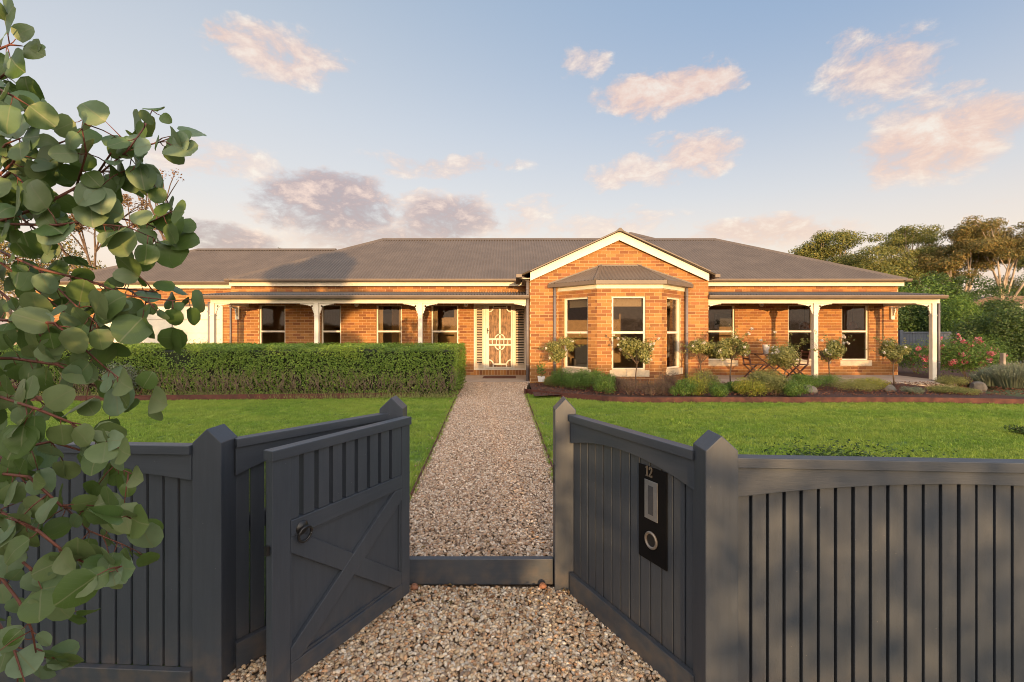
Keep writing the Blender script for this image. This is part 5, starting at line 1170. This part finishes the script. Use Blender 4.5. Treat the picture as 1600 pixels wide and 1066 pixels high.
low('deep green shrub behind the pink rose bush', 1540, 488, 19, 48, 'dark_leaf', 12000, .09)
low('big deep green shrub at the right edge of the garden', 1592, 475, 18, 50, 'dark_leaf', 12000, .09)
low('olive shrub with sunlit top at the far right', 1570, 462, 26, 45, 'dark_leaf', 12000, .12)
low('dark shrub outside the right edge of the picture', 1680, 480, 18, 70, 'dark_leaf', 9000, .1)
low('green filler shrub far behind the verandah end', 1460, 440, 34, 60, 'green_leaf', 9000, .18)
# bare brown tree at left and treetops above the roof
def twiggy(name, label, px, top, Y, seed, n_leaf=700, spread=1.6):
    rr_ = random.Random(seed); x = X_at(px, Y); h = Z_at(top, Y); t = thing(name, label, 'tree', (x, Y, 0)); b = MB(); tips = []
    def grow(p, d, l, r, k):
        q = p + d * l; b.tube([p, p.lerp(q, .5) + Vector((rr_.uniform(-1, 1), 0, rr_.uniform(-1, 1))) * l * .06, q], [r, r * .8, r * .6], 5)
        if k == 0 or q.z > h: tips.append(q); return
        for i in range(rr_.choice((2, 3))):
            grow(q, (d + Vector((rr_.uniform(-1, 1), rr_.uniform(-.6, .6), rr_.uniform(-.15, .6))) * .62).normalized(), l * rr_.uniform(.62, .86), r * .6, k - 1)
    grow(Vector((x, Y, 0)), Vector((0, 0, 1)), h * .42, .16, 6)
    b.obj('branches', 'bark', t)
    P = np.array([tips[rr_.randrange(len(tips))] for _ in range(n_leaf)]) + RNG.normal(0, .16, (n_leaf, 3)); leaves('crown', P, RNG.normal(0, 1, (n_leaf, 3)), .16, 'dry_leaf', t, W=.6)
twiggy('bare_tree', 'nearly leafless brown tree behind the garage roof', 285, 305, 30, 4, 260)
twiggy('bare_tree', 'brown leaved bare tree behind the garage, left of the leafless one', 225, 352, 28, 9, 1800)
twiggy('bare_tree', 'thin bare tree glimpsed through the eucalyptus leaves', 150, 340, 28, 12, 900)
tree('far_tree', 'small dark treetop peeking over the garage roof', 'tree', X_at(415, 40), 40, Z_at(380, 40), 1.5, 'gum_leaf', n=2500, L=.2, clumps=8, crown_z=.6)
tree('far_tree', 'warm lit tree seen through the leaves at far left', 'tree', X_at(30, 30), 30, Z_at(345, 30), 4.2, 'gum_leaf_rust', n=9000, L=.2, clumps=20, crown_z=.3, seed=3)
# grey paling fence on the right, a far house
fx0, fx1, fY = X_at(1395, 24), X_at(1600, 24), 24.0
t = thing('paling_fence', 'grey paling fence behind the rose bushes on the right', 'fence', (fx0, fY, 0)); k = 0; x = fx0
while x < fx1:
    MB().box(x, x + .135, fY, fY + .02, .05, Z_at(519, fY)).obj('paling', 'grey_fence', t); x += .145
MB().box(fx0, fx1, fY - .04, fY - .002, Z_at(521, fY), Z_at(519, fY) + .02).obj('rail', 'grey_fence', t); MB().box(fx0, fx1, fY - .04, fY - .002, .4, .5).obj('rail', 'grey_fence', t)
for px in (1492, 1405): MB().box(X_at(px, fY) - .08, X_at(px, fY) + .08, fY - .16, fY - .045, 0, Z_at(516, fY)).obj('fence_post', 'grey_fence', t)
t = thing('neighbour_house', 'pale neighbouring house with tiled roof glimpsed between the trees at right', 'house', (X_at(1560, 48), 48, 0))
hx_ = X_at(1560, 48)
MB().box(hx_ - 3.5, hx_ + 8, 48, 54, 0, Z_at(476, 48)).obj('wall', 'house_far', t)
MB().prism([(-4, Z_at(476, 48)), (9, Z_at(476, 48)), (7, Z_at(463, 48)), (-1, Z_at(463, 48))], lambda u, v, d: (hx_ + u, d, v), 47.6, 54.4).obj('roof', 'tile_far', t)
for k in range(3): MB().box(hx_ - 2 + k * 3, hx_ - .8 + k * 3, 47.94, 47.99, 1.2, 2.4).obj('window', 'picture_dark', t)

# ------------------------------------------------------------------ across the street, behind the camera
def backhedge():
    t = thing('shade_hedge', 'long unseen hedge added behind the viewer to shade the garden', 'hedge', (0, -15, 0))  # added out of view; its height and gaps decide where low sun falls
    xs = np.arange(-40, 45, .12); tan_ = math.tan(SUN_EL)
    def top(x):
        b_ = (2.38 if -9 < x < 1.6 else 1.92) + .05 * math.sin(x * 1.3) + .04 * math.sin(x * 3.7 + 1)
        if 8.4 < x < 30: b_ += .80
        if x <= -9: b_ += .5
        return b_
    Pn = []
    for x in xs:
        h = top(x); n_ = 70; q = np.stack([RNG.uniform(x, x + .12, n_), RNG.uniform(-15.6, -14.4, n_), RNG.uniform(.05, 1, n_) ** .8 * h + RNG.normal(0, .035, n_)], 1); Pn.append(q)
    P = np.concatenate(Pn); leaves('foliage', P, RNG.normal(0, 1, P.shape), .12, 'dark_leaf', t, W=.7)
    b = MB()
    for x in np.arange(-40, 2.0, .5): h = top(x + .25) - .12; b.box(x, x + .5, -15.4, -14.6, 0, h)
    b.obj('dark_core', 'hedge_core', t)  # solid dark boxes blocking the low sun
backhedge()
tree('street_tree', 'round crowned tree across the street behind the viewer', 'tree', -3.15, -15.2, 6.05, 1.55, 'dark_leaf', n=26000, L=.2, clumps=22, crown_z=.36, seed=2, flat=.8)
tree('street_tree', 'thin tree across the street with a loose crown', 'tree', -8.5, -17, 4.2, 1.2, 'dark_leaf', n=2500, L=.14, clumps=8, crown_z=.5, seed=8)

# ------------------------------------------------------------------ foreground eucalyptus with round leaves
def round_leaf_mesh(seed, size=1.0, bend=.3, cup=.25):
    rr_ = random.Random(seed); rows = 6; b = MB(); pts = []
    wl = [.0, .36, .50, .505, .43, .27, .05]; asp = rr_.uniform(.88, 1.12)
    ys = [0, .10, .30, .52, .74, .92, 1.02]
    for i, (y, w_) in enumerate(zip(ys, wl)):
        w_ *= asp
        for j in (-1, -.5, 0, .5, 1):
            xx = w_ * j * (1 + rr_.uniform(-.04, .04)); zz = cup * xx * xx - bend * (y - .3) ** 2 + .02 * math.sin(y * 9 + j * 2 + seed) 
            b.v.append((xx, y, zz))
    for i in range(rows):
        for j in range(4): b.f.append((i * 5 + j, i * 5 + j + 1, (i + 1) * 5 + j + 1, (i + 1) * 5 + j))
    me = bpy.data.meshes.new('leaf'); S = .075
    me.from_pydata([(x * S, y * S, z * S) for x, y, z in b.v], [], b.f); bm = bmesh.new(); bm.from_mesh(me); bmesh.ops.remove_doubles(bm, verts=bm.verts, dist=1e-5); bm.to_mesh(me); bm.free()
    me.polygons.foreach_set('use_smooth', [True] * len(me.polygons)); me.materials.append(M['round_leaf']); return me
def eucalyptus():
    rr_ = random.Random(11)
    t = thing('eucalyptus_tree', 'eucalyptus with round blue green leaves hanging in from the left', 'tree', (-2.3, 1.0, 0))
    meshes = [round_leaf_mesh(i, bend=(.05 + .12 * (i % 5)), cup=(-.3 + .2 * (i % 4))) for i in range(8)]
    wood = MB(); wood.tube([(-2.3, 1.0, -.1), (-2.32, 1.02, .6), (-2.25, .98, 1.3), (-2.1, 1.0, 1.9), (-1.9, .95, 2.6)], [.07, .062, .055, .04, .02], 9)
    wood.obj('trunk', 'bark', t, smooth=True)
    B = [  # (depth, [(px,py)...], density scale)
        (1.10, [(-140, 420), (0, 345), (60, 325), (112, 297), (160, 268), (200, 235), (225, 200), (238, 172)]),
        (1.14, [(160, 268), (205, 268), (240, 282), (262, 315), (272, 345)]), (1.05, [(120, 290), (135, 240), (128, 200), (130, 185)]),
        (1.12, [(200, 235), (250, 222), (285, 208)]), (1.1, [(150, 275), (190, 215), (165, 190)]),
        (1.08, [(-120, 330), (-20, 290), (20, 255), (42, 215), (60, 190)]), (1.12, [(-120, 220), (-20, 140), (20, 105), (45, 78)]), (1.06, [(-100, 200), (0, 180), (50, 170)]),
        (1.15, [(-140, 470), (0, 392), (60, 420), (110, 432), (180, 450), (240, 456), (262, 450)]), (1.12, [(200, 452), (235, 475), (262, 492), (278, 478)]),
        (1.10, [(60, 420), (110, 470), (150, 505), (165, 530)]), (1.08, [(150, 350), (200, 355), (240, 372), (245, 385)]),
        (1.12, [(-100, 360), (0, 350), (90, 352), (180, 340), (230, 350), (270, 330)]),
        (1.06, [(-140, 520), (0, 500), (85, 505), (120, 535), (165, 575), (185, 590)]), (1.10, [(-120, 560), (20, 560), (90, 570), (140, 600), (190, 615), (235, 620)]),
        (1.04, [(-140, 640), (0, 620), (60, 640), (110, 660), (150, 690), (185, 700)]), (1.10, [(-120, 700), (10, 705), (80, 690), (130, 705), (170, 725), (205, 740)]),
        (1.06, [(-140, 760), (0, 740), (45, 745), (95, 790), (150, 805), (205, 810)]), (1.10, [(90, 780), (140, 830), (190, 850), (222, 865)]), (1.02, [(-120, 800), (0, 800), (60, 830), (110, 870), (160, 890), (190, 885)]),
        (1.08, [(-120, 860), (0, 850), (50, 890), (80, 930), (110, 960)]), (1.02, [(-120, 930), (0, 900), (30, 940), (50, 985), (60, 1040)]), (1.06, [(-100, 980), (-10, 960), (20, 1010), (40, 1070)]),
        (1.2, [(-140, 440), (-20, 440), (30, 480), (60, 520), (90, 560)]), (1.2, [(-140, 600), (-20, 590), (40, 610), (80, 640)]), (1.18, [(-140, 300), (-40, 320), (20, 330), (70, 370), (110, 400)]),
        (1.2, [(-140, 700), (-30, 690), (20, 730), (60, 780)]), (1.15, [(0, 410), (60, 455), (140, 520), (150, 555)]), (1.0, [(-120, 150), (-20, 130), (20, 150), (45, 165)]), (1.05, [(-120, 270), (-30, 270), (10, 225), (35, 215)]), (1.1, [(-110, 100), (-20, 85), (15, 70), (35, 72)]), (1.16, [(-60, 330), (40, 250), (90, 225), (115, 215)]), (1.12, [(120, 432), (200, 462), (270, 470), (300, 468)]), (1.15, [(-100, 230), (-10, 240), (40, 290), (90, 310)])]
    nleaf = 0; spare = []
    def leaf(p, dirv, size, face):
        nonlocal nleaf
        y = dirv.normalized(); z = (face - y * face.dot(y))
        if z.length < .05: z = Vector((0, -1, .2)) - y * y.dot(Vector((0, -1, .2)))
        z.normalize(); x = y.cross(z); R3 = Matrix((x, y, z)).transposed().to_4x4(); me = meshes[rr_.randrange(8)]
        spare.append((p, R3, size, me))
    mbs = []
    for (Y, pts) in B:
        P3 = []
        for i, (px, py) in enumerate(pts):
            yy = Y + .10 * math.sin(i * 1.7 + px * .01) * .6 + rr_.uniform(-.02, .02); P3.append(at(px, py, yy))
        n = len(P3); r0 = .0045 if pts[0][0] < 0 else .0026
        b = MB(); b.tube(P3, [r0 * (1 - .75 * i / (n - 1)) for i in range(n)], 6)
        # walk along and set leaves in alternating pairs
        acc = 0; side = 1
        for i in range(n - 1):
            a, c = P3[i], P3[i + 1]; L = (c - a).length; d = (c - a) / L; s = 0
            while s < L:
                p = a + d * s; px = 800 + F * p.x / p.y
                if px > -60:
                    side = -side; sag = Vector((0, 0, -1)) * rr_.uniform(-.3, .9); out = d.cross(Vector((0, -1, 0))) * side
                    dr = (out * rr_.uniform(.6, 1.1) + sag + d * rr_.uniform(0, .6) + Vector((0, rr_.uniform(-.6, .5), 0))).normalized()
                    st = p + dr * rr_.uniform(.010, .022); b.tube([p, p.lerp(st, .6) + Vector((0, 0, -.002)), st], [.0013, .001, .0009], 4)
                    face = Vector((rr_.uniform(-.6, .6), -1, rr_.uniform(-.5, .75)))
                    sz = rr_.uniform(.44, .82) * (.8 if px > 180 else 1.0); leaf(st, dr, sz, face)
                    if rr_.random() < .32: # short side twig with two more leaves
                        q = p + (dr * .5 + Vector((rr_.uniform(-.5, .5), rr_.uniform(-.6, .6), rr_.uniform(-.8, .4)))).normalized() * rr_.uniform(.035, .075)
                        b.tube([p, p.lerp(q, .5) + Vector((0, 0, .004)), q], [.0016, .0013, .001], 4)
                        for e in range(2):
                            dr2 = ((q - p).normalized() + Vector((rr_.uniform(-.9, .9), rr_.uniform(-.5, .5), rr_.uniform(-.9, .5)))).normalized(); leaf(q, dr2, rr_.uniform(.55, 1.0), Vector((rr_.uniform(-.7, .7), -1, rr_.uniform(-.5, .8))))
                s += rr_.uniform(.038, .060)
        # terminal leaf
        leaf(P3[-1], (P3[-1] - P3[-2]).normalized() + Vector((0, 0, -.2)), rr_.uniform(.6, .9), Vector((rr_.uniform(-.4, .4), -1, .1)))
        b.obj('branch', 'twig', t, smooth=True)
    rr_.shuffle(spare)
    vis = [s for s in spare if -30 < 800 + F * s[0].x / s[0].y and s[0].y > .3]; hid = [s for s in spare if s not in vis]
    vis.sort(key=lambda s: s[0].y)
    for i, (p, R3, sz, me) in enumerate(vis[:300]):
        o = bpy.data.objects.new('leaf', me); COL.objects.link(o); o.parent = t; o.matrix_local = Matrix.Translation(p - ORG[t]) @ R3 @ Matrix.Scale(sz, 4)
    V = []
    rest_ = vis[300:] + hid
    nv = len(meshes[0].vertices); faces = [tuple(pp.vertices) for pp in meshes[0].polygons]
    # unseen crown leaves added behind and left of the viewer for shade
    for k in range(1000):
        p = Vector((rr_.uniform(-1.9, -.42), rr_.uniform(-1.1, -.15), rr_.uniform(1.0, 2.75))); dr = Vector((rr_.uniform(-1, 1), rr_.uniform(-1, 1), rr_.uniform(-1, .3))).normalized(); zf = Vector((rr_.uniform(-1, 1), rr_.uniform(-1, 1), rr_.uniform(-1, 1)))
        y = dr; z = (zf - y * zf.dot(y)).normalized(); x = y.cross(z); rest_.append((p, Matrix((x, y, z)).transposed().to_4x4(), rr_.uniform(.9, 1.5), meshes[0]))
    for (p, R3, sz, me) in rest_:
        for v in me.vertices: V.append(tuple(p + (R3.to_3x3() @ (v.co * sz))))
    o = quadcloud('leaves', np.array(V), nv, 'round_leaf', t, faces, kind='stuff'); o.data.polygons.foreach_set('use_smooth', [True] * len(o.data.polygons))
    b = MB()
    for k in range(14):
        e = Vector((rr_.uniform(-1.8, -.5), rr_.uniform(-1.0, -.2), rr_.uniform(1.2, 2.6))); st = Vector((-2.2, .99, rr_.uniform(1.2, 2.2))); b.tube([st, st.lerp(e, .5) + Vector((0, 0, .15)), e], [.02, .01, .003], 5)
    b.obj('branch', 'bark', t, smooth=True)  # limbs of the added unseen crown
    print('eucalyptus leaves', len(vis), len(hid))
eucalyptus()
print('bricks', len(bricks), 'objects', len(bpy.data.objects))
